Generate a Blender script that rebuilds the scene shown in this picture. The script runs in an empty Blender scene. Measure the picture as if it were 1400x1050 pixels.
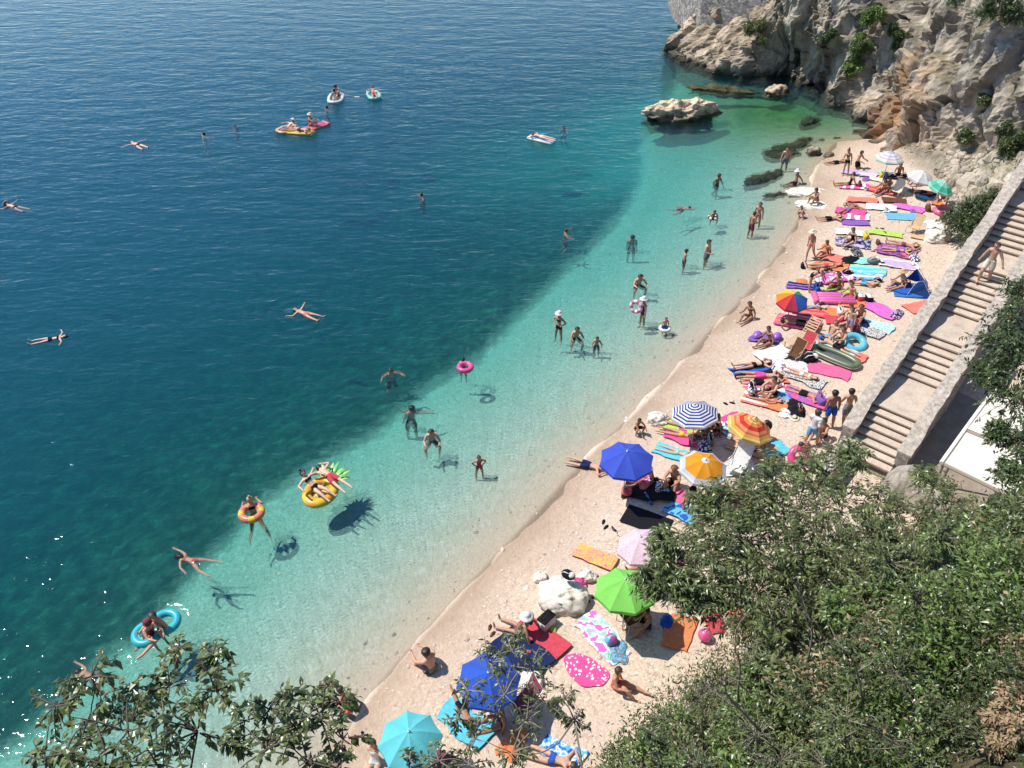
import bpy, math, random
import numpy as np
from mathutils import Vector, Matrix
R=math.radians
S=bpy.context.scene; COL=S.collection
rng=np.random.default_rng(7); random.seed(7)
# ------------------------------------------------------------------ camera
F=1099.0; H=21.0; PITCH=38.0
sp,cp=math.sin(R(PITCH)),math.cos(R(PITCH))
cd=bpy.data.cameras.new('camera'); cam=bpy.data.objects.new('camera',cd); COL.objects.link(cam)
cam.location=(0,0,H); cam.rotation_euler=(R(90-PITCH),0,0)
cd.sensor_width=36; cd.lens=36*F/1400; cd.clip_start=.1; cd.clip_end=6000
S.camera=cam
def ray(px,py):
    u=(px-700)/F; v=(py-525)/F
    return np.array([u, cp-v*sp, -(sp+v*cp)])      # per unit of depth
def P(px,py,z=0.0):
    d=ray(px,py); t=(z-H)/d[2]
    return np.array([d[0]*t,d[1]*t,z])
def T(px,py,t):
    d=ray(px,py); return np.array([0,0,H])+d*t
# ------------------------------------------------------------------ noise
def _h(i,j,k,s):
    n=(i*374761393+j*668265263+k*2147483647+s*974634777)&0xffffffff
    n=((n^(n>>13))*1274126177)&0xffffffff
    n=(n^(n>>16))&0xffffffff
    n=((n^(n>>15))*2246822519)&0xffffffff
    return ((n^(n>>13))&0xffffff)/float(0xffffff)
def vn(p,seed=0):
    p=np.asarray(p,float); f=np.floor(p); i=f.astype(np.int64); w=p-f; w=w*w*(3-2*w)
    r=0
    for a in (0,1):
        for b in (0,1):
            for c in (0,1):
                wt=(w[:,0] if a else 1-w[:,0])*(w[:,1] if b else 1-w[:,1])*(w[:,2] if c else 1-w[:,2])
                r=r+wt*_h(i[:,0]+a,i[:,1]+b,i[:,2]+c,seed)
    return r
def fbm(p,o=4,seed=0,g=.5):
    p=np.asarray(p,float); r=0; a=1; s=0
    for k in range(o):
        r=r+a*vn(p*2**k+k*17.3,seed+k); s+=a; a*=g
    return r/s
def ridge(p,o=4,seed=0,g=.5):
    p=np.asarray(p,float); r=0; a=1; s=0
    for k in range(o):
        r=r+a*(1-np.abs(2*vn(p*2**k+k*11.7,seed+k)-1)); s+=a; a*=g
    return r/s
def cells(p,seed=0):
    """Worley: distance to nearest point, id of it, gap to second"""
    p=np.asarray(p,float); i=np.floor(p).astype(np.int64)
    d1=np.full(len(p),9.);d2=np.full(len(p),9.);idd=np.zeros(len(p))
    for a in (-1,0,1):
        for b in (-1,0,1):
            for c in (-1,0,1):
                q=i+np.array([a,b,c])
                o=np.stack([_h(q[:,0],q[:,1],q[:,2],seed+m) for m in (1,2,3)],1)
                d=np.linalg.norm(q+o-p,axis=1); h=_h(q[:,0],q[:,1],q[:,2],seed+9)
                n=d<d1
                d2=np.where(n,d1,np.minimum(d2,d)); idd=np.where(n,h,idd); d1=np.where(n,d,d1)
    return d1,idd,d2-d1
def sdist(poly,pts):
    """signed distance, positive to the right of the polyline's direction"""
    poly=np.asarray(poly)[:,:2]; pts=np.asarray(pts)[:,:2]
    best=np.full(len(pts),1e9); sg=np.ones(len(pts))
    for a,b in zip(poly[:-1],poly[1:]):
        ab=b-a; t=np.clip(((pts-a)@ab)/(ab@ab),0,1); q=a+t[:,None]*ab
        d=np.hypot(*(pts-q).T); cr=ab[0]*(pts[:,1]-a[1])-ab[1]*(pts[:,0]-a[0])
        n=d<best-1e-9; best=np.where(n,d,best); sg=np.where(n,np.where(cr<0,1,-1),sg)
    return best*sg
def ss(a,b,x):
    t=np.clip((x-a)/(b-a),0,1); return t*t*(3-2*t)
# ------------------------------------------------------------------ mesh helpers
def mesh_np(name,V,Fq,mats=(),smooth=False,attrs=None,uv=None,mi=None):
    """Fq: (n,3) or (n,4) int array, or list of faces"""
    me=bpy.data.meshes.new(name)
    V=np.asarray(V,dtype=np.float32)
    if isinstance(Fq,np.ndarray):
        k=Fq.shape[1]; n=len(Fq)
        me.vertices.add(len(V)); me.vertices.foreach_set('co',V.ravel())
        me.loops.add(n*k); me.loops.foreach_set('vertex_index',Fq.astype(np.int32).ravel())
        me.polygons.add(n); me.polygons.foreach_set('loop_start',np.arange(0,n*k,k,dtype=np.int32))
        me.update(calc_edges=True)
    else:
        me.from_pydata([tuple(map(float,v)) for v in V],[],[tuple(map(int,f)) for f in Fq]); me.update()
    for m in mats: me.materials.append(m)
    if mi is not None: me.polygons.foreach_set('material_index',np.asarray(mi,dtype=np.int32))
    me.polygons.foreach_set('use_smooth',np.full(len(me.polygons),bool(smooth)))
    if attrs:
        for k_,a in attrs.items():
            at=me.attributes.new(k_,'FLOAT','POINT'); at.data.foreach_set('value',np.asarray(a,dtype=np.float32))
    if uv is not None:
        ul=me.uv_layers.new(name='UVMap'); li=np.zeros(len(me.loops),dtype=np.int32); me.loops.foreach_get('vertex_index',li)
        ul.data.foreach_set('uv',np.asarray(uv,dtype=np.float32)[li].ravel())
    return me
def link(name,me,parent=None,label=None,cat=None,group=None,kind=None):
    o=bpy.data.objects.new(name,me); COL.objects.link(o)
    if parent is not None: o.parent=parent
    if label: o['label']=label
    if cat: o['category']=cat
    if group: o['group']=group
    if kind: o['kind']=kind
    return o
class MB:
    """collects shapes into one mesh, each face with a material slot"""
    def __init__(s): s.v=[]; s.f=[]; s.m=[]; s.u=[]
    def add(s,V,Fs,mi=0,uv=None):
        b=len(s.v); s.v+= [tuple(map(float,p)) for p in V]; s.f+=[tuple(int(i)+b for i in f) for f in Fs]; s.m+=[mi]*len(Fs)
        s.u+= [tuple(q) for q in uv] if uv is not None else [(0,0)]*len(V)
    def tube(s,pts,rad,n=8,mi=0,caps=True,flat=1.0):
        pts=[np.asarray(p,float) for p in pts]
        rad=[rad]*len(pts) if np.isscalar(rad) else rad
        V=[];Fs=[]
        t0=pts[1]-pts[0]; up=np.array([0,0,1.]) if abs(t0[2])<.9*np.linalg.norm(t0) else np.array([1.,0,0])
        for i,p in enumerate(pts):
            t=pts[min(i+1,len(pts)-1)]-pts[max(i-1,0)]; t=t/(np.linalg.norm(t)+1e-9)
            a=np.cross(t,up); a/=np.linalg.norm(a)+1e-9; b=np.cross(a,t)
            for k in range(n):
                an=2*math.pi*k/n; V.append(p+rad[i]*(math.cos(an)*a+flat*math.sin(an)*b))
        for i in range(len(pts)-1):
            for k in range(n):
                k2=(k+1)%n; Fs.append((i*n+k,i*n+k2,(i+1)*n+k2,(i+1)*n+k))
        if caps: Fs.append(tuple(range(n))[::-1]); Fs.append(tuple((len(pts)-1)*n+k for k in range(n)))
        s.add(V,Fs,mi)
    def box(s,c,d,mi=0,rot=0.0,bev=0.0):
        c=np.asarray(c,float); d=np.asarray(d,float)/2
        V=[];Fs=[]
        if bev<=0:
            V=np.array([(x,y,z) for z in (-1,1) for y in (-1,1) for x in (-1,1)])*d
            Fs=[(0,2,3,1),(4,5,7,6),(0,1,5,4),(2,6,7,3),(0,4,6,2),(1,3,7,5)]
        else:
            rings=[]
            for (z,i) in ((-d[2],bev),(-d[2]+bev,0),(d[2]-bev,0),(d[2],bev)):
                x,y=d[0]-i,d[1]-i; b=bev
                rings.append([(-x+b,-y,z),(x-b,-y,z),(x,-y+b,z),(x,y-b,z),(x-b,y,z),(-x+b,y,z),(-x,y-b,z),(-x,-y+b,z)])
            V=[p for r in rings for p in r]
            for i in range(3):
                for k in range(8): Fs.append((i*8+k,i*8+(k+1)%8,(i+1)*8+(k+1)%8,(i+1)*8+k))
            Fs+= [tuple(range(8))[::-1],tuple(24+k for k in range(8))]
        V=np.asarray(V,float); ca,sa=math.cos(rot),math.sin(rot)
        V=np.stack([V[:,0]*ca-V[:,1]*sa,V[:,0]*sa+V[:,1]*ca,V[:,2]],1)+c
        s.add(V,Fs,mi)
    def ball(s,c,r,mi=0,n=10,m=7,rot=None):
        r=np.array([r]*3 if np.isscalar(r) else r,float); V=[]
        for i in range(m+1):
            th=math.pi*i/m
            for k in range(n):
                ph=2*math.pi*k/n; V.append(np.array([math.sin(th)*math.cos(ph),math.sin(th)*math.sin(ph),math.cos(th)])*r)
        V=np.array(V)
        if rot is not None: V=V@np.asarray(rot).T
        Fs=[(i*n+k,(i+1)*n+k,(i+1)*n+(k+1)%n,i*n+(k+1)%n) for i in range(m) for k in range(n)]
        s.add(V+np.asarray(c,float),Fs,mi,[(k/n,i/m) for i in range(m+1) for k in range(n)])
    def torus(s,c,R1,r,mi=0,n=28,m=10,arc=1.0,sq=1.0,tw=None):
        V=[];uv=[];nn=n+(0 if arc>=1 else 1)
        for i in range(nn):
            a=2*math.pi*arc*i/n
            for k in range(m):
                b=2*math.pi*k/m; q=R1+r*math.cos(b)
                V.append((c[0]+q*math.cos(a),c[1]+q*math.sin(a)*sq,c[2]+r*math.sin(b))); uv.append((i/n,k/m))
        Fs=[(i*m+k,((i+1)%nn)*m+k,((i+1)%nn)*m+(k+1)%m,i*m+(k+1)%m) for i in range(n) for k in range(m)]
        s.add(V,Fs,mi,uv)
    def mesh(s,name,mats,smooth=False):
        return mesh_np(name,s.v,s.f,mats,smooth,uv=s.u,mi=s.m)
# ------------------------------------------------------------------ materials
def lin(c):
    if isinstance(c,str): c=[int(c[i:i+2],16)/255 for i in (0,2,4)]
    return [(x/12.92 if x<=.04045 else ((x+.055)/1.055)**2.4) for x in c]
class NT:
    def __init__(s,name):
        s.m=bpy.data.materials.new(name); s.m.use_nodes=True; s.t=s.m.node_tree; s.n=s.t.nodes
        s.p=s.n['Principled BSDF']; s.out=s.n['Material Output']
    def new(s,t,**k):
        n=s.n.new(t)
        for a,b in k.items():
            if a.startswith('i_'): n.inputs[a[2:].replace('_',' ')].default_value=b
            else: setattr(n,a,b)
        return n
    def l(s,a,b): s.t.links.new(a,b)
    def attr(s,name): return s.new('ShaderNodeAttribute',attribute_name=name).outputs['Fac']
    def math(s,op,a,b=None,c=None,clamp=False):
        n=s.new('ShaderNodeMath',operation=op,use_clamp=clamp)
        for i,x in enumerate((a,b,c)):
            if x is None: continue
            if isinstance(x,(int,float)): n.inputs[i].default_value=x
            else: s.l(x,n.inputs[i])
        return n.outputs[0]
    def mix(s,f,a,b,mode='MIX'):
        n=s.new('ShaderNodeMix',data_type='RGBA',blend_type=mode)
        for i,x in ((0,f),(6,a),(7,b)):
            if isinstance(x,(int,float)): n.inputs[i].default_value=x
            elif isinstance(x,(list,tuple)): n.inputs[i].default_value=(*x[:3],1)
            else: s.l(x,n.inputs[i])
        return n.outputs[2]
    def noise(s,scale,detail=4,rough=.55,vec=None,dist=0.0):
        n=s.new('ShaderNodeTexNoise'); n.inputs['Scale'].default_value=scale; n.inputs['Detail'].default_value=detail
        n.inputs['Roughness'].default_value=rough; n.inputs['Distortion'].default_value=dist
        if vec is not None: s.l(vec,n.inputs['Vector'])
        return n.outputs['Fac']
    def voro(s,scale,feature='F1',out='Distance',vec=None):
        n=s.new('ShaderNodeTexVoronoi',feature=feature); n.inputs['Scale'].default_value=scale
        if vec is not None: s.l(vec,n.inputs['Vector'])
        return n.outputs[out]
    def ramp(s,f,stops,interp='LINEAR'):
        n=s.new('ShaderNodeValToRGB'); r=n.color_ramp; r.interpolation=interp
        while len(r.elements)>1: r.elements.remove(r.elements[-1])
        for i,(p,c) in enumerate(stops):
            e=r.elements[0] if i==0 else r.elements.new(p)
            e.position=p; e.color=(*(c if not isinstance(c,(int,float)) else (c,)*3),1)
        s.l(f,n.inputs[0]); return n.outputs[0]
    def mapr(s,f,a,b,c=0,d=1):
        n=s.new('ShaderNodeMapRange'); n.inputs[1].default_value=a;n.inputs[2].default_value=b;n.inputs[3].default_value=c;n.inputs[4].default_value=d
        s.l(f,n.inputs[0]); return n.outputs[0]
    def obj(s): return s.new('ShaderNodeTexCoord').outputs['Object']
    def geo(s): return s.new('ShaderNodeNewGeometry').outputs['Position']
    def scalev(s,v,sc,rot=(0,0,0)):
        n=s.new('ShaderNodeMapping'); n.inputs['Scale'].default_value=sc; n.inputs['Rotation'].default_value=rot; s.l(v,n.inputs['Vector']); return n.outputs[0]
    def bump(s,h,st=.5,dist=.05):
        n=s.new('ShaderNodeBump'); n.inputs['Strength'].default_value=st; n.inputs['Distance'].default_value=dist; s.l(h,n.inputs['Height'])
        return n.outputs[0]
    def base(s,c,rough=.6,spec=.4,normal=None):
        if isinstance(c,(list,tuple)): s.p.inputs['Base Color'].default_value=(*c[:3],1)
        else: s.l(c,s.p.inputs['Base Color'])
        s.p.inputs['Roughness'].default_value=rough; s.p.inputs['Specular IOR Level'].default_value=spec
        if normal is not None: s.l(normal,s.p.inputs['Normal'])
        return s.m
_mc={}
ALB=.80
def cloth(c,name='cloth'):
    k=('cloth',c)
    if k not in _mc:
        n=NT(name+'_'+c); b=[x*ALB for x in lin(c)]
        f=n.noise(9,3,vec=n.obj()); col=n.mix(n.mapr(f,.35,.7),[x*.82 for x in b],[min(1,x*1.08) for x in b])
        _mc[k]=n.base(col,.85,.2,n.bump(n.noise(14,3,vec=n.obj()),.35,.02))
    return _mc[k]
def plastic(c,rough=.35):
    k=('pl',c,rough)
    if k not in _mc:
        n=NT('vinyl_'+c); b=[x*ALB for x in lin(c)]
        f=n.noise(5,2,vec=n.obj()); col=n.mix(n.mapr(f,.35,.7),[x*.86 for x in b],b)
        _mc[k]=n.base(col,rough,.5)
    return _mc[k]
WAVE=.23; VCOL=(.05,.86,.885); VDEN=.31; EXPO=.28; DEEP1=(.04,.20,.36); DEEP2=(.055,.25,.45); SCOL=(.11,.41,.95); SDEN=.052; REFR=.34
# ------------------------------------------------------------------ lines of the place
SHORE=[P(*q) for q in [(330,1250),(400,1120),(440,1060),(470,1010),(495,970),(520,935),(558,890),(600,845),(650,790),(720,715),(778,650),(830,600),(878,556),(917,513),(965,458),(1018,405),(1062,350),(1096,293),(1116,232),(1138,196)]]+[np.array([29.5,57,0]),np.array([34,66,0]),np.array([60,80,0]),np.array([160,110,0])]
SHORE=[np.array([-40,-30,0.]),np.array([-12,2,0.])]+SHORE[1:]
EDGE=[np.array([-60,-20,0.])]+[P(*q) for q in [(-260,1180),(-100,1040),(0,962),(55,915),(100,868),(165,828),(215,785),(255,735),(300,690),(350,640),(395,610),(450,578),(520,540),(560,505),(600,478),(650,452),(700,405),(740,368),(790,320),(830,288),(868,245),(888,200),(880,165),(905,138)]]+[np.array([14.6,72.,0]),np.array([17,84,0.]),np.array([34,100,0.]),np.array([160,160,0.])]
HILL=[np.array(q,float) for q in [(-60,-6),(-9,4.5),(0,7.6),(3.3,10.6),(7.4,14.2),(10.6,16.6),(12.6,16.9),(14.6,14.6),(20,11.5),(45,2)]]
ST0=np.array([13.3,20.4]); STD=np.array([.655,.755]); STD/=np.linalg.norm(STD); STN=np.array([STD[1],-STD[0]])  # stair foot (right edge), ascent, right side
BACK=[np.array(q,float) for q in [(12.2,21.2),(16,25.5),(20,31.5),(22.6,36),(24.4,40.5),(25.2,44),(24.4,49),(25.5,56),(30,62),(60,76)]]
def fields(X,Y):
    p=np.stack([X,Y],1); return sdist(SHORE,p),-sdist(EDGE,p),sdist(HILL,p),sdist(BACK,p)
def height(X,Y,parts=False):
    X=np.asarray(X,float).ravel();Y=np.asarray(Y,float).ravel()
    ds,de,dh,db=fields(X,Y)
    q=np.stack([X,Y,0*X],1)
    land=np.where(ds<3.2,.12*ds,.384+.055*(ds-3.2)); land=np.minimum(land,1.15)
    land=land+(fbm(q*.5,3,3)-.5)*.12*ss(.6,3,ds)+(fbm(q*2.2,2,5)-.5)*.05*ss(1.5,4,ds)
    D=np.maximum(-ds,0)
    sea=-.225*np.minimum(D,8.5)-.02*np.maximum(D-8.5,0)
    sea=sea-.30*np.clip(de+.6,0,12)-.06*np.clip(de-11,0,40)
    sea=np.maximum(sea,-8.0)+(fbm(q*.35,3,9)-.5)*.35*ss(1,9,D)
    cvv=np.exp(-(((X-20.5)/8)**2+((Y-62)/8)**2)); sea=sea*(1-.45*cvv)
    z=np.where(ds>0,land,sea)+(fbm(q*.75,3,13)-.5)*.17*np.exp(-(ds/1.3)**2)
    # foreground slope below the camera
    hr=1.75*np.maximum(dh,0); hr=np.where(hr>17.0,17.0+(hr-17.0)*.05,hr)
    z=z+hr+(fbm(q*.6,3,21)-.5)*.9*ss(.3,2,dh)
    # ground beside and behind the stairs
    s=(X-ST0[0])*STD[0]+(Y-ST0[1])*STD[1]; n=(X-ST0[0])*STN[0]+(Y-ST0[1])*STN[1]
    side=np.where(n>-.6,.0+.30*np.clip(s-5.5,0,30),0)*ss(0,2.5,dh*-1)
    rise=.85*np.maximum(db,0)*ss(13,19,s)*np.where(n<-.2,1,0)
    z=z+np.where(ds>0,np.minimum(np.maximum(side,rise),12)*(1+.3*(fbm(q*.8,3,31)-.5)),0)
    if parts: return z,ds,de,dh,db,rise
    return z
_gx=np.arange(-24,40,.25); _gy=np.arange(-4,66,.25); _gX,_gY=np.meshgrid(_gx,_gy); _gZ=height(_gX,_gY).reshape(_gX.shape)
def gz(x,y):
    """ground height read off a fine grid"""
    fx=(x+24)/.25; fy=(y+4)/.25
    if not(0<=fx<len(_gx)-1.01 and 0<=fy<len(_gy)-1.01): return float(height([x],[y])[0])
    i,j=int(fx),int(fy); a,b=fx-i,fy-j
    return float((_gZ[j,i]*(1-a)+_gZ[j,i+1]*a)*(1-b)+(_gZ[j+1,i]*(1-a)+_gZ[j+1,i+1]*a)*b)
def G(px,py,zoff=0.0):
    z=.6
    for _ in range(14):
        p=P(px,py,z+zoff); z=.35*z+.65*gz(p[0],p[1])
    p=P(px,py,z+zoff); return np.array([p[0],p[1],z])
def gnormal(x,y,e=.35):
    a=(gz(x-e,y),gz(x+e,y),gz(x,y-e),gz(x,y+e)); n=Vector((-(a[1]-a[0])/(2*e),-(a[3]-a[2])/(2*e),1)); return n.normalized()
# ------------------------------------------------------------------ ground sheet
xs=np.concatenate([[-900,-500,-260,-150,-105],np.arange(-80,-20,1.0),np.arange(-20,34,.4),np.arange(34,60,1.5),[75,110,180,300,600,900]])
ys=np.concatenate([[-900,-400,-150,-60,-25],np.arange(-12,2,1.0),np.arange(2,52,.4),np.arange(52,130,1.0),[140,170,230,340,600,1500]])
XX,YY=np.meshgrid(xs,ys); Z,DS,DE,DH,DB,RISE=height(XX,YY,True)
GV=np.stack([XX.ravel(),YY.ravel(),Z],1); nx,ny=len(xs),len(ys)
ii=(np.arange(ny-1)[:,None]*nx+np.arange(nx-1)).ravel()
GF=np.stack([ii,ii+1,ii+nx+1,ii+nx],1)
# open sand showing through in the cove and a paler tongue further out
cove=np.exp(-(((GV[:,0]-20.5)/8)**2+((GV[:,1]-62)/8)**2))
tong=np.zeros(len(GV))
for (px,py,rx,ry) in ((900,118,6,5),(810,125,9,7),(720,150,8,6),(860,190,6,6)):
    c=P(px,py); tong=np.maximum(tong,np.exp(-(((GV[:,0]-c[0])/rx)**2+((GV[:,1]-c[1])/ry)**2)))
n=NT('shore_ground'); pos=n.geo()
ds=n.attr('ds'); de=n.attr('de'); dh=n.attr('dh'); cv=n.attr('cove'); tg=n.attr('tongue'); sc_=n.attr('scree')
peb=n.voro(17,out='Color',vec=pos); peb_caustic_rgb=n.new('ShaderNodeSeparateColor'); n.l(peb,peb_caustic_rgb.inputs[0]); pv=peb_caustic_rgb.outputs[0]
big=n.attr('big'); mid=n.noise(4.5,3,.65,pos); rough=n.noise(1.5,4,.7,pos)
dry=n.ramp(pv,[(0,(.37,.275,.205)),(.3,(.52,.405,.305)),(.62,(.61,.48,.37)),(.9,(.67,.545,.435)),(1,(.74,.65,.55))])
dry=n.mix(n.mapr(mid,.35,.65,0,.8),dry,(.60,.47,.36))
dry=n.mix(n.mapr(big,.42,.68,0,.55),dry,(.55,.43,.34))
wet=n.mix(n.mapr(mid,.3,.7),(.42,.31,.22),(.52,.395,.295))
wet=n.mix(n.mapr(pv,.55,1,0,.35),wet,(.66,.52,.42))
dsn=n.math('ADD',ds,n.attr('jit'))
land=n.mix(n.mapr(dsn,.7,2.6),n.mix(n.mapr(dsn,-.2,.9),(.37,.275,.195),wet),dry)
sand=n.ramp(pv,[(0,(.30,.285,.235)),(.3,(.56,.53,.45)),(.75,(.72,.68,.60)),(1,(.95,.93,.88))])  # underwater pebble colours; the bright flecks also stand in for caustic light
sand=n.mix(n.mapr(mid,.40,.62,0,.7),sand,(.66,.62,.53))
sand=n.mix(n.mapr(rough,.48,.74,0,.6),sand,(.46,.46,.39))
sand=n.mix(n.mapr(ds,-3.4,.2,0,.9),sand,(.68,.55,.42))
sand=n.mix(n.math('MULTIPLY',cv,1.0,clamp=True),sand,n.mix(n.mapr(rough,.35,.65),(.075,.13,.03),(.26,.36,.09)))
grass=n.ramp(rough,[(.3,(.018,.045,.034)),(.5,(.050,.095,.068)),(.62,(.12,.18,.125)),(.76,(.30,.36,.27))])
stones=n.math('MULTIPLY',n.math('LESS_THAN',n.voro(.75,vec=pos),.13),n.math('GREATER_THAN',big,.5))
grass=n.mix(n.math('MULTIPLY',stones,.45),grass,(.36,.40,.34))
deep=n.mix(n.mapr(de,9,44),grass,n.mix(n.mapr(big,.3,.7),DEEP1,DEEP2))  # blue bed colour stands in for light scattered back by deep water
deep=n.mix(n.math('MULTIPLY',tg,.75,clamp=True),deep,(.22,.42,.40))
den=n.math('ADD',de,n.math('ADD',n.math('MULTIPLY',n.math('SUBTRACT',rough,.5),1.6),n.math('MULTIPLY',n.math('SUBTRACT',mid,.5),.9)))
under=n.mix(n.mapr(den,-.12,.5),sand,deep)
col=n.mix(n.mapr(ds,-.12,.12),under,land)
soil=n.ramp(rough,[(.3,(.028,.028,.014)),(.5,(.075,.066,.036)),(.7,(.17,.135,.085))])
col=n.mix(n.mapr(dh,.1,.9),col,soil)
scr=n.ramp(rough,[(.3,(.08,.065,.045)),(.48,(.21,.175,.13)),(.7,(.36,.31,.24))])
col=n.mix(n.mapr(sc_,.1,.8),col,scr)
hh=n.math('ADD',n.math('MULTIPLY',pv,.4),mid)
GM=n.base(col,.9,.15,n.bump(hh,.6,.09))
_q=np.stack([GV[:,0],GV[:,1],0*Z],1)
at=dict(big=fbm(_q*.55,4,77),jit=(fbm(_q*.8,3,78)-.5)*1.6,ds=DS,de=DE,dh=DH,cove=cove,tongue=tong,scree=RISE)
cen=GV[GF].mean(1); cds=DS[GF].mean(1); cdh=DH[GF].mean(1); crs=RISE[GF].mean(1)
cls=np.where(cdh>.3,2,np.where(crs>.25,3,np.where(cds>0,1,0)))
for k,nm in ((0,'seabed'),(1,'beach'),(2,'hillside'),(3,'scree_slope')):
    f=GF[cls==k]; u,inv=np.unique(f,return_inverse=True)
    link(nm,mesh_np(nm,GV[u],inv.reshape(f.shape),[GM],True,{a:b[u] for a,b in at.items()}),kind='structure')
# ------------------------------------------------------------------ sea
n=NT('sea_water'); pos=n.geo()
w1=n.noise(.42,1,.5,n.scalev(pos,(.75,1.5,1),(0,0,R(12))))
w2=n.noise(1.5,3,.62,n.scalev(pos,(.7,1.45,1),(0,0,R(-9))),.3)
hgt=n.math('ADD',n.math('MULTIPLY',w1,.42),n.math('MULTIPLY',w2,.32))
for (px,py,rad,k_) in ((440,668,4.2,9.5),(345,702,2.6,11),(412,430,3.0,9),(590,592,1.8,12),(220,860,2.4,11)):
    c_=P(px,py); vd=n.new('ShaderNodeVectorMath',operation='DISTANCE'); n.l(pos,vd.inputs[0]); vd.inputs[1].default_value=(c_[0],c_[1],0)
    fall=n.mapr(vd.outputs['Value'],.3,rad,.085,0); rp=n.math('MULTIPLY',n.math('SINE',n.math('MULTIPLY',n.math('ADD',vd.outputs['Value'],n.math('MULTIPLY',w1,.5)),k_)),fall)
    hgt=n.math('ADD',hgt,rp)
bm=n.bump(hgt,1.0,WAVE)
fr=n.new('ShaderNodeFresnel'); fr.inputs['IOR'].default_value=1.33; n.l(bm,fr.inputs['Normal'])
gl=n.new('ShaderNodeBsdfGlossy'); gl.inputs['Roughness'].default_value=.04; gl.inputs['Color'].default_value=(.82,.93,1,1); n.l(bm,gl.inputs['Normal'])  # bluish tint puts a bluer sky into the reflection colour
tr=n.new('ShaderNodeBsdfTransparent'); mx=n.new('ShaderNodeMixShader')
rf=n.new('ShaderNodeBsdfRefraction'); rf.inputs['IOR'].default_value=1.2; rf.inputs['Roughness'].default_value=0; n.l(bm,rf.inputs['Normal'])
m2=n.new('ShaderNodeMixShader'); m2.inputs[0].default_value=REFR; n.l(tr.outputs[0],m2.inputs[1]); n.l(rf.outputs[0],m2.inputs[2])
n.l(fr.outputs[0],mx.inputs[0]); n.l(m2.outputs[0],mx.inputs[1]); n.l(gl.outputs[0],mx.inputs[2]); n.l(mx.outputs[0],n.out.inputs['Surface'])
ab=n.new('ShaderNodeVolumeAbsorption'); ab.inputs['Color'].default_value=(*VCOL,1); ab.inputs['Density'].default_value=VDEN
VS=n.new('ShaderNodeVolumeScatter'); VS.inputs['Color'].default_value=(*SCOL,1); VS.inputs['Density'].default_value=SDEN; VS.inputs['Anisotropy'].default_value=.0
ad=n.new('ShaderNodeAddShader'); n.l(ab.outputs[0],ad.inputs[0]); n.l(VS.outputs[0],ad.inputs[1]); n.l(ad.outputs[0] if SDEN>0 else ab.outputs[0],n.out.inputs['Volume'])
n.n.remove(n.p)
b=MB(); b.box((0,200,-6.0),(1700,2200,12.0)); link('sea',b.mesh('sea',[n.m]),kind='structure')
# ------------------------------------------------------------------ light
w=bpy.data.worlds.new('World'); S.world=w; w.use_nodes=True; nt=w.node_tree
sk=nt.nodes.new('ShaderNodeTexSky'); sk.sky_type='NISHITA'; sk.sun_disc=False
SEL,SAZ=57.0,-72.0
sk.sun_elevation=R(SEL); sk.sun_rotation=R(SAZ); sk.altitude=20; sk.dust_density=0.1; sk.ozone_density=4.0; sk.air_density=.9
nt.links.new(sk.outputs[0],nt.nodes['Background'].inputs[0]); nt.nodes['Background'].inputs[1].default_value=.15
sd=bpy.data.lights.new('sun','SUN'); sd.energy=4.6; sd.angle=R(.53); sd.color=(1,.95,.87)
so=bpy.data.objects.new('sun',sd); COL.objects.link(so)
sv=Vector((math.sin(R(SAZ))*math.cos(R(SEL)),math.cos(R(SAZ))*math.cos(R(SEL)),math.sin(R(SEL))))
so.rotation_euler=sv.to_track_quat('Z','Y').to_euler()
S.view_settings.view_transform='Standard'; S.view_settings.look='None'; S.view_settings.exposure=EXPO; S.view_settings.gamma=1
S.render.engine='CYCLES'
try:
    S.cycles.use_denoising=True; S.cycles.max_bounces=8; S.cycles.transparent_max_bounces=16; S.cycles.caustics_reflective=False; S.cycles.caustics_refractive=False
    S.cycles.sample_clamp_indirect=4; S.cycles.volume_bounces=0
except Exception: pass
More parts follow.
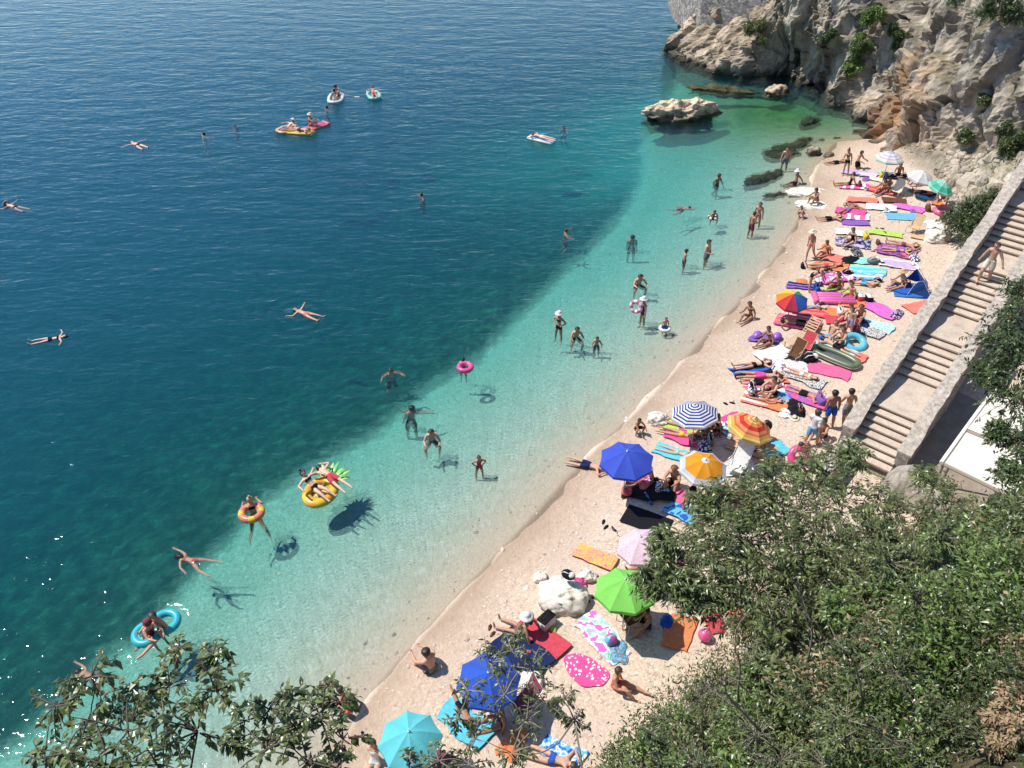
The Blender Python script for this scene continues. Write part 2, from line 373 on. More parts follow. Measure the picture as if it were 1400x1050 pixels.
# ------------------------------------------------------------------ rock
def rockmat(name,warm,grey,dark,orange=0.0,wl=True,bs=.6,bd=.16):
    n=NT(name); pos=n.geo()
    a=n.noise(.55,4,.65,pos); b=n.noise(2.6,8,.78,n.scalev(pos,(1,1,.55)),.6); cav=n.attr('cav')
    c=n.ramp(b,[(.24,dark),(.38,grey),(.50,warm),(.70,[min(1,x*1.25) for x in warm])])
    c=n.mix(n.mapr(a,.46,.66,0,.6),c,n.mix(n.mapr(b,.25,.65),dark,[x*1.25 for x in grey]))
    if orange:
        st=n.noise(.9,5,.7,n.scalev(pos,(1.2,1.2,.16))); c=n.mix(n.mapr(st,.52,.70,0,.6),c,[x*.75 for x in dark]); c=n.mix(n.mapr(st,.24,.42,.5,0),c,(.56,.44,.30))
        gn=n.new('ShaderNodeSeparateXYZ'); n.l(n.new('ShaderNodeNewGeometry').outputs['Normal'],gn.inputs[0]); c=n.mix(n.math('MULTIPLY',n.mapr(gn.outputs[2],.45,.8),n.mapr(a,.42,.55,0,.7)),c,(.17,.16,.07))
    if orange: c=n.mix(n.math('MULTIPLY',n.attr('rust'),n.mapr(b,.3,.6,.25,1)),c,(.50,.24,.09))
    if orange: c=n.mix(n.math('MULTIPLY',n.attr('pale'),.85),c,n.ramp(b,[(.28,(.20,.165,.12)),(.45,(.50,.40,.28)),(.62,(.70,.56,.40)),(.8,(.8,.7,.55))]))
    if wl:
        z=n.new('ShaderNodeSeparateXYZ'); n.l(pos,z.inputs[0])
        c=n.mix(n.mapr(n.math('ADD',z.outputs[2],n.math('MULTIPLY',n.math('SUBTRACT',b,.5),.8)),.18,.55,.85,0),c,(.055,.05,.035))
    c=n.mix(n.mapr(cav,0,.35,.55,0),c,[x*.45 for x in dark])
    return n.base(c,.92,.15,n.bump(n.math('ADD',b,n.math('MULTIPLY',n.voro(2.1,vec=n.scalev(pos,(1,1,.6)),out='Distance'),.5)),bs,bd))
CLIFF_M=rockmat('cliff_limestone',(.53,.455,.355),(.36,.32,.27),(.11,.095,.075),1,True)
PALE_M=rockmat('pale_limestone',(.78,.62,.43),(.60,.47,.32),(.20,.16,.11),0,True)
WHITE_M=rockmat('white_limestone',(.80,.74,.64),(.70,.63,.53),(.44,.38,.30),0,False,.55,.09)
def chaikin(p,k=2):
    p=np.asarray(p,float)
    for _ in range(k):
        q=.75*p[:-1]+.25*p[1:]; r=.25*p[:-1]+.75*p[1:]
        p=np.concatenate([p[:1],np.stack([q,r],1).reshape(-1,p.shape[1]),p[-1:]])
    return p
# base line of the cliff: x, y, inward lean per metre, height
CB=chaikin(np.array([(33,92,.9,12),(24,90,.9,9),(18.0,84,1.0,7),(15.0,77.8,.95,7),(15.5,73.4,.75,9),(17.3,69.4,.6,11),(19.2,66.2,.36,13),(22.2,64.2,.32,15),(24.6,61.8,.42,16),(25.2,58.6,.62,17),(25.2,55.4,.40,17),(24.9,51.5,.30,17),(25.2,48.4,.32,17),(26.2,45.2,.36,17),(27.0,42.4,.45,17),(29.5,39,.6,17),(33,36.5,.65,17),(38,32,.7,17),(46,28,.7,17)]),2)
seg=np.r_[0,np.cumsum(np.hypot(*np.diff(CB[:,:2],axis=0).T))]
sN=np.arange(0,seg[-1],.17); C=np.stack([np.interp(sN,seg,CB[:,k]) for k in range(4)],1)
tan=np.gradient(C[:,:2],axis=0); tan/=np.hypot(*tan.T)[:,None]
nrm=np.stack([-tan[:,1],tan[:,0]],1)   # candidate outward normal
if (nrm[len(nrm)//2]@np.array([-1,-.2]))<0: nrm=-nrm
for _ in range(12): nrm[1:-1]=(nrm[:-2]+nrm[1:-1]+nrm[2:])/3
nrm/=np.hypot(*nrm.T)[:,None]
hN=np.linspace(0,1,118)
ns,nh=len(sN),len(hN)
hh=-2.2+(C[:,3][:,None]+2.2)*hN[None,:]
lean=np.where(hh<0,hh*.15,hh*C[:,2][:,None])
X=C[:,0][:,None]-nrm[:,0][:,None]*lean; Y=C[:,1][:,None]-nrm[:,1][:,None]*lean
B=np.stack([X,Y,hh],-1).reshape(-1,3)
q=B.copy()
tilt=q.copy(); tilt[:,2]=q[:,2]*.75+q[:,0]*.45      # strata leaning
d=(fbm(q*.15,3,41)-.5)*4.6+(ridge(tilt*np.array([.30,.30,.16]),3,45)-.6)*2.6
c1,cid,gap=cells(tilt*np.array([.40,.40,.20])+(fbm(q*.8,2,50)-.5)[:,None]*.6,51); hsh=(cid*7.31)%1; d+=(cid-.5)*1.3+(hsh-.5)*1.1*(np.sin(q[:,2]*.7+cid*6))*.5
c2,cid2,gap2=cells(q*np.array([1.1,1.1,.55])+(fbm(q*1.5,2,56)-.5)[:,None]*.7,57); d+=(cid2-.5)*.30
ph_=(q[:,0]*.55+q[:,1]*.25+q[:,2]*.8)*.62+fbm(q*.3,3,58)*3; saw=ph_-np.floor(ph_); d+=(saw-.5)*.55*ss(-.2,.3,fbm(q*.22,2,59)-.42)
ph2=(q[:,0]*.5-q[:,1]*.8+q[:,2]*.12)*.55+fbm(q*.35,3,60)*2.2; d-=np.exp(-((ph2-np.floor(ph2)-.5)/.06)**2)*.5
d+=(fbm(q*np.array([1.7,1.7,.9]),4,61,.62)-.5)*.75+(ridge(q*np.array([3.4,3.4,1.7]),3,62)-.6)*.32
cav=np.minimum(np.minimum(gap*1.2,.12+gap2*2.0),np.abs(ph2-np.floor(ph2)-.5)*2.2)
cave=np.zeros(len(q))
for (cx,cy,cz,rx,rz,dep) in ((21.2,65.2,1.5,3.4,2.4,3.4),(25.0,52.4,1.8,.75,2.2,1.6),(25.3,50.2,1.4,.55,2.0,1.1),(25.6,60.5,7.4,2.6,1.0,2.6),(26.3,45.6,3.8,1.0,3.0,.9)):
    g=np.exp(-((((q[:,0]-cx)**2+(q[:,1]-cy)**2)/rx**2)**2+((q[:,2]-cz)/rz)**4)); cave=np.maximum(cave,g*dep)
d=d-cave
d=d*ss(-2.4,-1.0,q[:,2])
Nn=np.repeat(nrm,nh,0)
V=q.copy(); V[:,:2]+=Nn*d[:,None]*.85; V[:,2]+=d*.22+ (fbm(q*.9,2,66)-.5)*.5
ii=(np.arange(ns-1)[:,None]*nh+np.arange(nh-1)).ravel()
Fq=np.stack([ii,ii+nh,ii+nh+1,ii+1],1)
rust=np.clip((fbm(q*np.array([.5,.5,.28]),3,71)-.47)*7,0,1)*np.exp(-((q[:,1]-54.5)/5)**2)*ss(8,3,q[:,2])+np.exp(-((q[:,0]-31)/5)**2)*ss(40,36,q[:,1])*.7
# rounded cap running inland so the cliff has a top
last=V.reshape(ns,nh,3)[:,-1,:]; cap=[]
for k,(a,zz) in enumerate(((2,1.2),(6,2.4),(16,3.5),(40,4))):
    e=last.copy(); e[:,:2]-=nrm*a; e[:,2]+=zz+(fbm(e*.2,3,80+k)-.5)*2; cap.append(e)
V2=np.concatenate([V]+cap); allv=[np.arange(ns)*nh+nh-1]+[len(V)+k*ns+np.arange(ns) for k in range(4)]
Fc=np.concatenate([np.stack([a[:-1],a[1:],b[1:],b[:-1]],1) for a,b in zip(allv[:-1],allv[1:])])
pad=np.zeros(4*ns)
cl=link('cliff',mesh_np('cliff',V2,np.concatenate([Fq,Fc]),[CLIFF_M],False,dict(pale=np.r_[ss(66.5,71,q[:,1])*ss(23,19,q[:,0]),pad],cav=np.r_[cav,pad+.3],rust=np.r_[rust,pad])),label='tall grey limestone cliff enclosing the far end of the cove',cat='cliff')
CLV=V.reshape(ns,nh,3)
def cliff_at(px,py):
    """nearest cliff vertex seen through a picture point"""
    dd=ray(px,py); V=CLV.reshape(-1,3); r=V-np.array([0,0,H]); t=(r@dd)/(dd@dd); e=np.linalg.norm(r-t[:,None]*dd,axis=1)
    k=np.where(e<.45)[0]
    if len(k)==0: k=np.array([np.argmin(e)])
    j=k[np.argmin(t[k])]; return V[j],np.array([Nn[j,0],Nn[j,1],.35])
def boulder(name,c,size,mat,seed,label,cat='rock',group=None,flat=.0,rot=0.0,res=34,rough=1.0):
    """size = half extents"""
    n=res; th=np.linspace(0,math.pi,n); ph=np.linspace(0,2*math.pi,2*n,endpoint=False)
    A,Bp=np.meshgrid(th,ph,indexing='ij'); D=np.stack([np.sin(A)*np.cos(Bp),np.sin(A)*np.sin(Bp),np.cos(A)],-1).reshape(-1,3)
    sx=np.asarray(size,float); m=sx.max()
    r=1+rough*((fbm(D*1.3+seed,4,seed)-.5)*.9+(ridge(D*2.1+seed,3,seed+5)-.6)*.28)
    c1_,ci,gp=cells(D*2.2+seed,seed+3); r+=rough*((ci-.5)*.16+np.clip(gp,0,.15)*.25)
    p=D*r[:,None]; p=p*sx
    if rough>1: p=p+D*((ridge(p*np.array([1.6,1.6,2.6])+seed,4,seed+2)-.62)*.75)[:,None]*np.array([1,1,.8])
    if flat: p[:,2]=np.minimum(p[:,2],sx[2]*flat+(fbm(D*3+seed,3,seed+8)-.5)*sx[2]*.5)
    ca,sa=math.cos(rot),math.sin(rot); p=np.stack([p[:,0]*ca-p[:,1]*sa,p[:,0]*sa+p[:,1]*ca,p[:,2]],1)
    w=2*n; i=np.arange(n-1)[:,None]*w+np.arange(w); j=np.arange(n-1)[:,None]*w+(np.arange(w)+1)%w
    Fq=np.stack([i.ravel(),(i+w).ravel(),(j+w).ravel(),j.ravel()],1)
    o=link(name,mesh_np(name,p,Fq,[mat],True,dict(cav=np.minimum(gp*1.5,.4)+.08,rust=gp*0)),label=label,cat=cat,group=group)
    o.location=c; return o
c=P(929,158); boulder('sea_rock',(c[0],c[1],.0),(2.35,.95,.92),PALE_M,11,'cream limestone rock islet standing alone in the water off the cliff',res=80,rot=.16,rough=1.3)
c=P(1088,196); boulder('shallow_reef',(c[0],c[1],-.52),(1.6,.5,.26),rockmat('weedy_rock',(.11,.10,.05),(.07,.07,.035),(.03,.03,.02),0,False),21,'dark weedy reef just under the water near the cliff foot','reef',rot=.3,rough=1.6,res=50)
WEED_M=bpy.data.materials['weedy_rock']
for i,(px,py,sx,sy,lb) in enumerate([(1075,207,1.2,.5,'dark weedy rock in the shallows between the reef and the standing man'),(1046,237,1.5,.45,'long dark weedy rock awash left of the pale slabs'),(1062,232,.6,.3,'small dark weedy rock at the tip of the long one'),(1132,188,1.1,.5,'dark rock at the waterline below the cliff foot'),(1100,188,1.0,.4,'dark rock beside the reef nearer the cliff'),(1110,160,1.3,.5,'dark rock under the cliff overhang in the green water'),(1062,262,.8,.3,'dark rock running into the water beside the pale slabs')]):
    c=P(px,py); boulder('weedy_rock',(c[0],c[1],-.50),(sx*.75,sy*.7,.26),WEED_M,30+i,lb,group='weedy rocks in the shallows',rot=.2+.3*(i%3),rough=1.6,res=44)
for i,(px,py,sx,sy,sz,lb) in enumerate([(1112,209,.5,.4,.35,'yellowish small rock at the waterline between dark rocks'),(1133,213,.35,.25,.2,'pale small rock on the wet sand beyond the yellowish one'),(1060,126,1.3,.7,.45,'cream rock ledge in the water inside the sea cave')]):
    c=P(px,py); boulder('shore_rock',(c[0],c[1],.02),(sx,sy,sz),PALE_M,50+i,lb,group='rocks at the waterline',rot=.4*i)
c=P(988,122); boulder('shore_rock',(c[0],c[1],-.20),(2.4,.5,.24),WEED_M,57,'low dark rock shelf at the foot of the headland',group='rocks at the waterline',rot=-.2,rough=1.5,res=44)
for i,(px,py,sx,sy,sz,rt,lb) in enumerate([(1104,263,1.25,.55,.24,.1,'pale flat slab at the waterline, the larger and farther of two'),(1113,281,.95,.6,.22,-.35,'pale flat slab at the waterline under the sitting figure')]):
    c=G(px,py); boulder('flat_slab',(c[0],c[1],c[2]-.02),(sx,sy,sz),WHITE_M,60+i,lb,group='pale slabs at the waterline',flat=.55,rot=rt,rough=.7)
for (px,py,s,sd,lb) in [(899,573,(.45,.33,.30),71,'white boulder on the wet sand beyond the striped umbrella'),(768,814,(.72,.58,.46),72,'big white boulder on the shingle with a dark bag on it'),(1280,322,(.62,.5,.42),73,'white boulder beside the dark bush at the beach head'),(738,789,(.22,.2,.16),74,'small white stone seaward of the big white boulder'),(803,788,(.3,.22,.2),75,'small pale stone behind the big white boulder'),(725,930,(.35,.25,.2),76,'whitish stone beside the shaded blue umbrella')]:
    c=G(px,py+s[2]*14); boulder('white_boulder',(c[0],c[1],c[2]+s[2]*.35),s,WHITE_M,sd,lb,rough=1.0,res=40)
# old sea wall on the headland
n=NT('rubble_wall'); pos=n.geo()
v=n.voro(3.4,out='Color',vec=n.scalev(pos,(1,1,1.5))); sv_=n.new('ShaderNodeSeparateColor'); n.l(v,sv_.inputs[0])
dv=n.voro(3.4,feature='DISTANCE_TO_EDGE',vec=n.scalev(pos,(1,1,1.5)))
c=n.ramp(sv_.outputs[0],[(0,(.20,.18,.17)),(.4,(.30,.27,.25)),(.8,(.42,.38,.33)),(1,(.56,.52,.46))])
c=n.mix(n.mapr(dv,0,.05,.8,0),c,(.12,.105,.09))
RUBBLE=n.base(c,.9,.15,n.bump(n.math('MINIMUM',dv,.12),1,.25))
p0=T(958,20,78); 
def wallbox(name,pts,zt,zb,th,mat,label,cat='wall'):
    b=MB(); pts=[np.asarray(q,float) for q in pts]
    m=len(pts); L=[];Rr=[]
    for i in range(m):
        t=pts[min(i+1,m-1)][:2]-pts[max(i-1,0)][:2]; t/=np.linalg.norm(t); nn=np.array([t[1],-t[0]])
        L.append(pts[i][:2]); Rr.append(pts[i][:2]+nn*th)
    zt=[zt]*m if np.isscalar(zt) else zt; zb=[zb]*m if np.isscalar(zb) else zb
    V=[]
    for i in range(m): V+=[(*L[i],zb[i]),(*L[i],zt[i]),(*Rr[i],zt[i]),(*Rr[i],zb[i])]
    Fs=[]
    for i in range(m-1):
        a=4*i; Fs+=[(a,a+4,a+5,a+1),(a+1,a+5,a+6,a+2),(a+2,a+6,a+7,a+3),(a+3,a+7,a+4,a)]
    Fs+=[(0,1,2,3),(4*m-4,4*m-1,4*m-2,4*m-3)]
    b.add(V,Fs); return link(name,b.mesh(name,[mat]),label=label,cat=cat)
a=T(966,24,76); b2=T(990,26,72); c3=T(1075,22,68.5)
wallbox('sea_wall',[(a[0]+.3,a[1]+6),(a[0],a[1]),(b2[0],b2[1]),(c3[0],c3[1])],8.5,1.2,3,RUBBLE,'old rubble stone wall on top of the headland rock')

# rubble on the slope between cliff and parapet: too many stones to count
rg=np.random.default_rng(123); VV=[];FF=[];CV=[];k_=0
for i in range(900):
    px,py=rg.uniform(1285,1420),rg.uniform(215,300); g=G(px,py)
    if sdist(BACK,g[None,:2])[0]<.05: continue
    n_=7; th=np.linspace(0,math.pi,n_); ph=np.linspace(0,2*math.pi,14,endpoint=False); A_,B_=np.meshgrid(th,ph,indexing='ij'); D=np.stack([np.sin(A_)*np.cos(B_),np.sin(A_)*np.sin(B_),np.cos(A_)],-1).reshape(-1,3)
    sc=rg.gamma(1.6,.075)+.05; r=1+(fbm(D*1.6+i*3.1,3,i)-.5)*1.1; p=D*r[:,None]*sc*rg.uniform(.6,1.2,3)+g+np.array([0,0,sc*.25])
    j,k2=np.meshgrid(np.arange(n_-1),np.arange(14),indexing='ij'); a=j*14+k2; b_=j*14+(k2+1)%14; F_=np.stack([a,a+14,b_+14,b_],-1).reshape(-1,4)+k_; VV.append(p);FF.append(F_);k_+=len(p)
VV=np.concatenate(VV); link('rubble',mesh_np('rubble',VV,np.concatenate(FF),[CLIFF_M],False,dict(cav=np.full(len(VV),.4),rust=np.zeros(len(VV)),pale=np.zeros(len(VV)))),kind='stuff',label='broken rock rubble between the cliff and the parapet',cat='rubble')
# ------------------------------------------------------------------ stairs
def stp(s,n,z): p=ST0+STD*s+STN*n; return np.array([p[0],p[1],z])
n=NT('stair_concrete'); pos=n.geo(); a=n.noise(1.3,5,.7,pos); b_=n.noise(11,4,.7,pos)
c=n.ramp(a,[(.25,(.32,.26,.20)),(.45,(.54,.44,.345)),(.7,(.66,.55,.44))]); c=n.mix(n.mapr(b_,.4,.7,0,.5),c,(.36,.30,.25))
CONC=n.base(c,.9,.15,n.bump(b_,.4,.02))
n=NT('riser_concrete'); pos=n.geo(); a=n.noise(2.3,5,.7,pos)
RIS=n.base(n.ramp(a,[(.3,(.24,.195,.15)),(.7,(.37,.305,.24))]),.92,.1,n.bump(a,.4,.03))
n=NT('nosing'); NOS=n.base((.72,.66,.58),.85,.2)
n=NT('parapet_stone'); pos=n.geo(); v=n.voro(7,out='Color',vec=n.scalev(pos,(1,1,1.5))); q_=n.new('ShaderNodeSeparateColor'); n.l(v,q_.inputs[0]); a=n.noise(5,5,.75,pos)
c=n.ramp(q_.outputs[0],[(0,(.24,.20,.165)),(.5,(.42,.36,.30)),(1,(.60,.53,.45))]); c=n.mix(n.mapr(a,.35,.65,.75,0),c,(.22,.195,.175))
PST=n.base(c,.92,.15,n.bump(n.math('ADD',a,q_.outputs[0]),.7,.05))
n=NT('coping_render'); pos=n.geo(); a=n.noise(6,5,.75,pos); COP=n.base(n.ramp(a,[(.3,(.20,.17,.14)),(.5,(.42,.36,.30)),(.7,(.62,.55,.47))]),.9,.15,n.bump(a,.5,.03))
# profile: (kind, length, rise, steps)
PROF=[('f',2.15,1.26,8),('l',2.05,0,0),('f',2.2,1.0,7),('l',1.75,0,0),('f',2.7,1.12,8),('l',1.55,0,0),('f',2.6,1.2,8),('l',1.5,0,0),('f',4.5,2.1,12)]
W=1.62; Z0=1.0
stairs=bpy.data.objects.new('stone_stairs',None); COL.objects.link(stairs); stairs.location=stp(0,-W/2,Z0)
stairs['label']='long flight of concrete stairs climbing from the beach beside a parapet'; stairs['category']='stairs'
bpy.context.view_layer.update()
def under(o,root):
    o.parent=root; o.matrix_parent_inverse=root.matrix_world.inverted(); return o
s=0;z=Z0; LINE=[(-.0,Z0)]; fl=0
for kind,L,rise,ns_ in PROF:
    b=MB()
    if kind=='f':
        tr=L/ns_; rr=rise/ns_
        for i in range(ns_):
            a0=s+i*tr; z1=z+(i+1)*rr
            def q4(s0,s1,za,zb): return [stp(s0,-W,za),stp(s0,0,za),stp(s1,0,zb),stp(s1,-W,zb)]
            jj=[random.uniform(-.008,.008) for _ in range(4)]
            b.add(q4(a0+.0,a0+tr+.02,z1,z1+.006),[(0,1,2,3)],0)                      # tread
            b.add([stp(a0+.035,-W,z1-rr-.02),stp(a0+.035,0,z1-rr-.02),stp(a0+.035,0,z1-.04),stp(a0+.035,-W,z1-.04)],[(0,1,2,3)],1)   # riser
            b.add([stp(a0-.02+jj[0],-W,z1-.05),stp(a0-.02+jj[1],0,z1-.05),stp(a0-.02+jj[1],0,z1+.004),stp(a0-.02+jj[0],-W,z1+.004),stp(a0+.05,-W,z1+.006),stp(a0+.05,0,z1+.006),stp(a0+.05,-W,z1-.05),stp(a0+.05,0,z1-.05)],[(0,1,2,3),(3,2,5,4),(1,0,6,7)],2)
        o=link('flight',b.mesh('flight',[CONC,RIS,CONC]))
    else:
        b.add([stp(s,-W,z),stp(s,0,z),stp(s+L+.04,0,z),stp(s+L+.04,-W,z)],[(0,1,2,3)],0)
        b.add([stp(s,-W,z-.05),stp(s,0,z-.05),stp(s,0,z),stp(s,-W,z)],[(0,1,2,3)],0)
        o=link('landing',b.mesh('landing',[CONC,RIS,NOS]))
    under(o,stairs); s+=L; z+=rise; LINE.append((s,z))
def zline(s_):
    return float(np.interp(s_,[a for a,_ in LINE],[b for _,b in LINE]))
# solid underbuild
b=MB(); m=len(LINE); V=[]
for (a,zz) in LINE: V+=[stp(a,-W+.03,-1),stp(a,-W+.03,zz-.22),stp(a,-.03,zz-.22),stp(a,-.03,-1)]
Fs=[]
for i in range(m-1): k=4*i; Fs+=[(k,k+4,k+5,k+1),(k+1,k+5,k+6,k+2),(k+2,k+6,k+7,k+3)]
Fs+=[(0,1,2,3)]; b.add(V,Fs); under(link('base_mass',b.mesh('base_mass',[RIS])),stairs)
# parapets: smooth line above the treads
def parapet(name,n0,n1,h,label,s0,s1,base,copw,bottoms):
    root=bpy.data.objects.new(name,None); COL.objects.link(root); p=stp(s0,(n0+n1)/2,zline(max(s0,0))); root.location=p; root['label']=label; root['category']='wall'
    bpy.context.view_layer.update()
    S_=np.arange(s0,s1+.01,.3); zz=np.array([zline(max(a,0))+.15 for a in S_]); k=np.array([.15,.2,.3,.2,.15]); zs=np.convolve(np.pad(zz,2,'edge'),k,'valid')
    zs=.6*zs+.4*np.interp(S_,[S_[0],S_[-1]],[zs[0],zs[-1]])+h
    r_=rng.normal(0,.022,(len(S_),4))
    for nm,a,b_,top,bot,mat in (('wall',n0,n1,zs-.08,None,PST),('coping',n0-copw,n1+copw,zs,zs-.075,COP)):
        V=[];Fs=[]
        for i,s_ in enumerate(S_):
            lo=bottoms(s_) if bot is None else bot[i]
            V+=[stp(s_,a+r_[i,0],lo),stp(s_,a+r_[i,1],top[i]+r_[i,2]),stp(s_,b_+r_[i,3],top[i]+r_[i,2]*.5),stp(s_,b_+r_[i,0],lo)]
        for i in range(len(S_)-1):
            q=4*i; Fs+=[(q,q+4,q+5,q+1),(q+1,q+5,q+6,q+2),(q+2,q+6,q+7,q+3),(q+3,q+7,q+4,q)]
        q=4*len(S_)-4; Fs+=[(0,1,2,3),(q,q+3,q+2,q+1)]
        bb=MB(); bb.add(V,Fs); under(link(nm,bb.mesh(nm,[mat])),root)
    return root
parapet('stair_parapet',-W-.42,-W,.50,'rough stone parapet between the beach and the stairs',.35,21,None,.03,lambda s_:-.5)
parapet('stair_parapet',0,.36,.42,'pale topped parapet on the terrace side of the stairs',.35,21,None,.05,lambda s_:-.3)
# low ledge at the foot of the beach parapet, buttress at the other side
wallbox('low_ledge',[stp(-1.9,-W-.25,0),stp(.68,-W-.3,0)],1.5,.3,.45,COP,'low concrete ledge running down from the parapet foot onto the beach')
c=stp(-.35,.55,0); boulder('buttress',(c[0],c[1],.75),(.8,.6,1.15),rockmat('old_plaster',(.42,.37,.31),(.36,.31,.26),(.2,.17,.14),0,False),91,'rounded grey plastered buttress at the foot of the stairs','buttress',rough=.25,rot=.8)
wallbox('retaining_wall',[stp(-.6,.9,0),stp(-1.3,2.6,0),stp(-1.0,3.9,0)],2.0,-.2,.35,COP,'weathered retaining wall running down behind the buttress')
# ------------------------------------------------------------------ terrace canopy
can=bpy.data.objects.new('terrace_canopy',None); COL.objects.link(can); can['label']='white fabric canopy over the terrace right of the stairs'; can['category']='canopy'
c=stp(1.0,2.4,1.0); can.location=c; bpy.context.view_layer.update()
FAB=NT('canopy_fabric'); FAB.base((.74,.68,.57),.8,.2,FAB.bump(FAB.noise(1.2,3,.5,FAB.geo()),.25,.1)); FAB=FAB.m
WOODB=NT('grey_beam'); WOODB.base((.36,.29,.23),.8,.2); WOODB=WOODB.m
def panel(c4,parent,nm,sag=.09,n_=10):
    c4=[np.asarray(q,float) for q in c4]; V=[];Fs=[]
    for i in range(n_+1):
        for j in range(n_+1):
            u,v=i/n_,j/n_; p=(1-u)*((1-v)*c4[0]+v*c4[3])+u*((1-v)*c4[1]+v*c4[2]); p=p-np.array([0,0,sag*16*u*(1-u)*v*(1-v)]); V.append(p)
    for k in range((n_+1)**2): V.append(np.array(V[k])-np.array([0,0,.03]))
    m=(n_+1)**2
    for i in range(n_):
        for j in range(n_):
            a=i*(n_+1)+j; Fs.append((a,a+n_+1,a+n_+2,a+1)); Fs.append((m+a,m+a+1,m+a+n_+2,m+a+n_+1))
    bb=MB(); bb.add(V,Fs); return under(link(nm,bb.mesh(nm,[FAB],True)),parent)
zc=3.55
A=[P(1289,631,zc),P(1319,590,zc+.15),P(1425,634,zc+.15),P(1396,684,zc)]
Bq=[P(1320,585,zc+.2),P(1356,538,zc+.35),P(1450,575,zc+.35),P(1420,626,zc+.2)]
panel(A,can,'canopy_panel'); panel(Bq,can,'canopy_panel')
b=MB()
for (a,c_) in ((P(1317,588,zc+.12),P(1424,632,zc+.12)),(P(1287,633,zc-.05),P(1398,687,zc-.05))): b.tube([a,c_],.06,6)
under(link('beam',b.mesh('beam',[WOODB])),can)
b=MB(); b.tube([P(1287,633,zc),P(1319,588,zc+.16),P(1357,536,zc+.36)],.07,6); under(link('rail',b.mesh('rail',[NOS])),can)
for q in (P(1290,634,zc-.06),P(1396,686,zc-.06),P(1319,590,zc)):
    b=MB(); b.tube([(q[0],q[1],.9),(q[0],q[1],q[2])],.05,8); under(link('post',b.mesh('post',[WOODB])),can)
a=P(1345,742,3.0); c_=P(1400,697,3.0); e_=a+(c_-a)*1.6
SLATE=NT('blue_grey_slab'); SLATE.base(SLATE.ramp(SLATE.noise(7,5,.7,SLATE.geo()),[(.3,(.13,.15,.18)),(.7,(.27,.30,.33))]),.9,.2); SLATE=SLATE.m
wallbox('slab_wall',[a,e_],3.0,.6,.55,SLATE,'blue grey slab topped wall at the edge of the terrace below the slope')

b=MB(); V_=[stp(-1.2,.36,1.06),stp(9,.36,1.06),stp(9,5.5,1.06),stp(-.4,4.6,1.06)]; b.add(V_+[v-np.array([0,0,.5]) for v in V_],[(3,2,1,0),(0,1,5,4),(1,2,6,5),(2,3,7,6),(3,0,4,7)]); link('terrace_floor',b.mesh('terrace_floor',[RIS]),kind='structure')
q=G(1172,768); b=MB(); b.box((0,0,.2),(3.4,2.2,.5),0,rot=.5,bev=.04); o=link('concrete_pad',b.mesh('concrete_pad',[CONC]),label='grey concrete pad glimpsed between the leaves of the big tree',cat='pad'); o.location=q
# ------------------------------------------------------------------ foliage
def leafmat(name,dark,lighter_col,rough=.34):
    n=NT(name); t=n.attr('tone'); c=n.ramp(t,[(0,dark),(.55,lighter_col),(1,[min(1,x*1.5+.02) for x in lighter_col])])  # leaf colour runs from dark to lighter by per-leaf tone
    n.base(c,rough,.6)
    ts=n.new('ShaderNodeBsdfTranslucent'); n.l(n.mix(.5,c,(.10,.16,.02)),ts.inputs['Color'])
    mx=n.new('ShaderNodeMixShader'); mx.inputs[0].default_value=.25; n.l(n.p.outputs[0],mx.inputs[1]); n.l(ts.outputs[0],mx.inputs[2]); n.l(mx.outputs[0],n.out.inputs['Surface'])
    return n.m
LEAF_A=leafmat('leaf_deep_green',(.030,.056,.018),(.105,.150,.050))
LEAF_B=leafmat('leaf_olive_green',(.028,.046,.014),(.135,.168,.055))
LEAF_C=leafmat('leaf_fresh_green',(.04,.078,.016),(.165,.25,.055))
LEAF_D=leafmat('leaf_dry_tan',(.20,.13,.07),(.46,.32,.19),.8)
LEAF_E=leafmat('leaf_mid_green',(.038,.064,.019),(.165,.205,.066))
n=NT('bark'); BARK=n.base(n.ramp(n.noise(9,4,.7,n.scalev(n.obj(),(1,1,.25))),[(.3,(.055,.042,.032)),(.7,(.19,.155,.125))]),.9,.15)
n=NT('pale_bark'); PBARK=n.base(n.ramp(n.noise(9,4,.7,n.obj()),[(.3,(.17,.14,.11)),(.7,(.34,.30,.25))]),.9,.15)
def nz(a): return a/(np.linalg.norm(a,axis=-1,keepdims=True)+1e-9)
def leaf_arrays(base,dirn,size,width,rg,droop=.25):
    """one folded, pointed leaf per row"""
    m=len(base); d=nz(dirn); up=nz(rg.normal(0,.55,(m,3))+np.array([0,0,1.2])); side=nz(np.cross(d,up)); nr=np.cross(side,d)
    L=(size*rg.uniform(.7,1.25,m))[:,None]; Wd=L*width
    mid=base+d*L*.5+nr*L*.05; tip=base+d*L-nr*L*droop*rg.uniform(.3,1.6,(m,1))
    V=np.stack([base,base+d*L*.42+side*Wd*.5+nr*Wd*.18,mid,tip,base+d*L*.42-side*Wd*.5+nr*Wd*.18],1)
    k=np.arange(m)[:,None]*5
    Fq=np.concatenate([k+np.array([[0,1,2,3]])[:, :],k+np.array([[0,2,3,4]])],0)
    # two quads would fold badly: use (0,1,3,2) order per side
    Fq=np.concatenate([np.concatenate([k,k+1,k+3,k+2],1),np.concatenate([k,k+2,k+3,k+4],1)],0)
    return V.reshape(-1,3),Fq
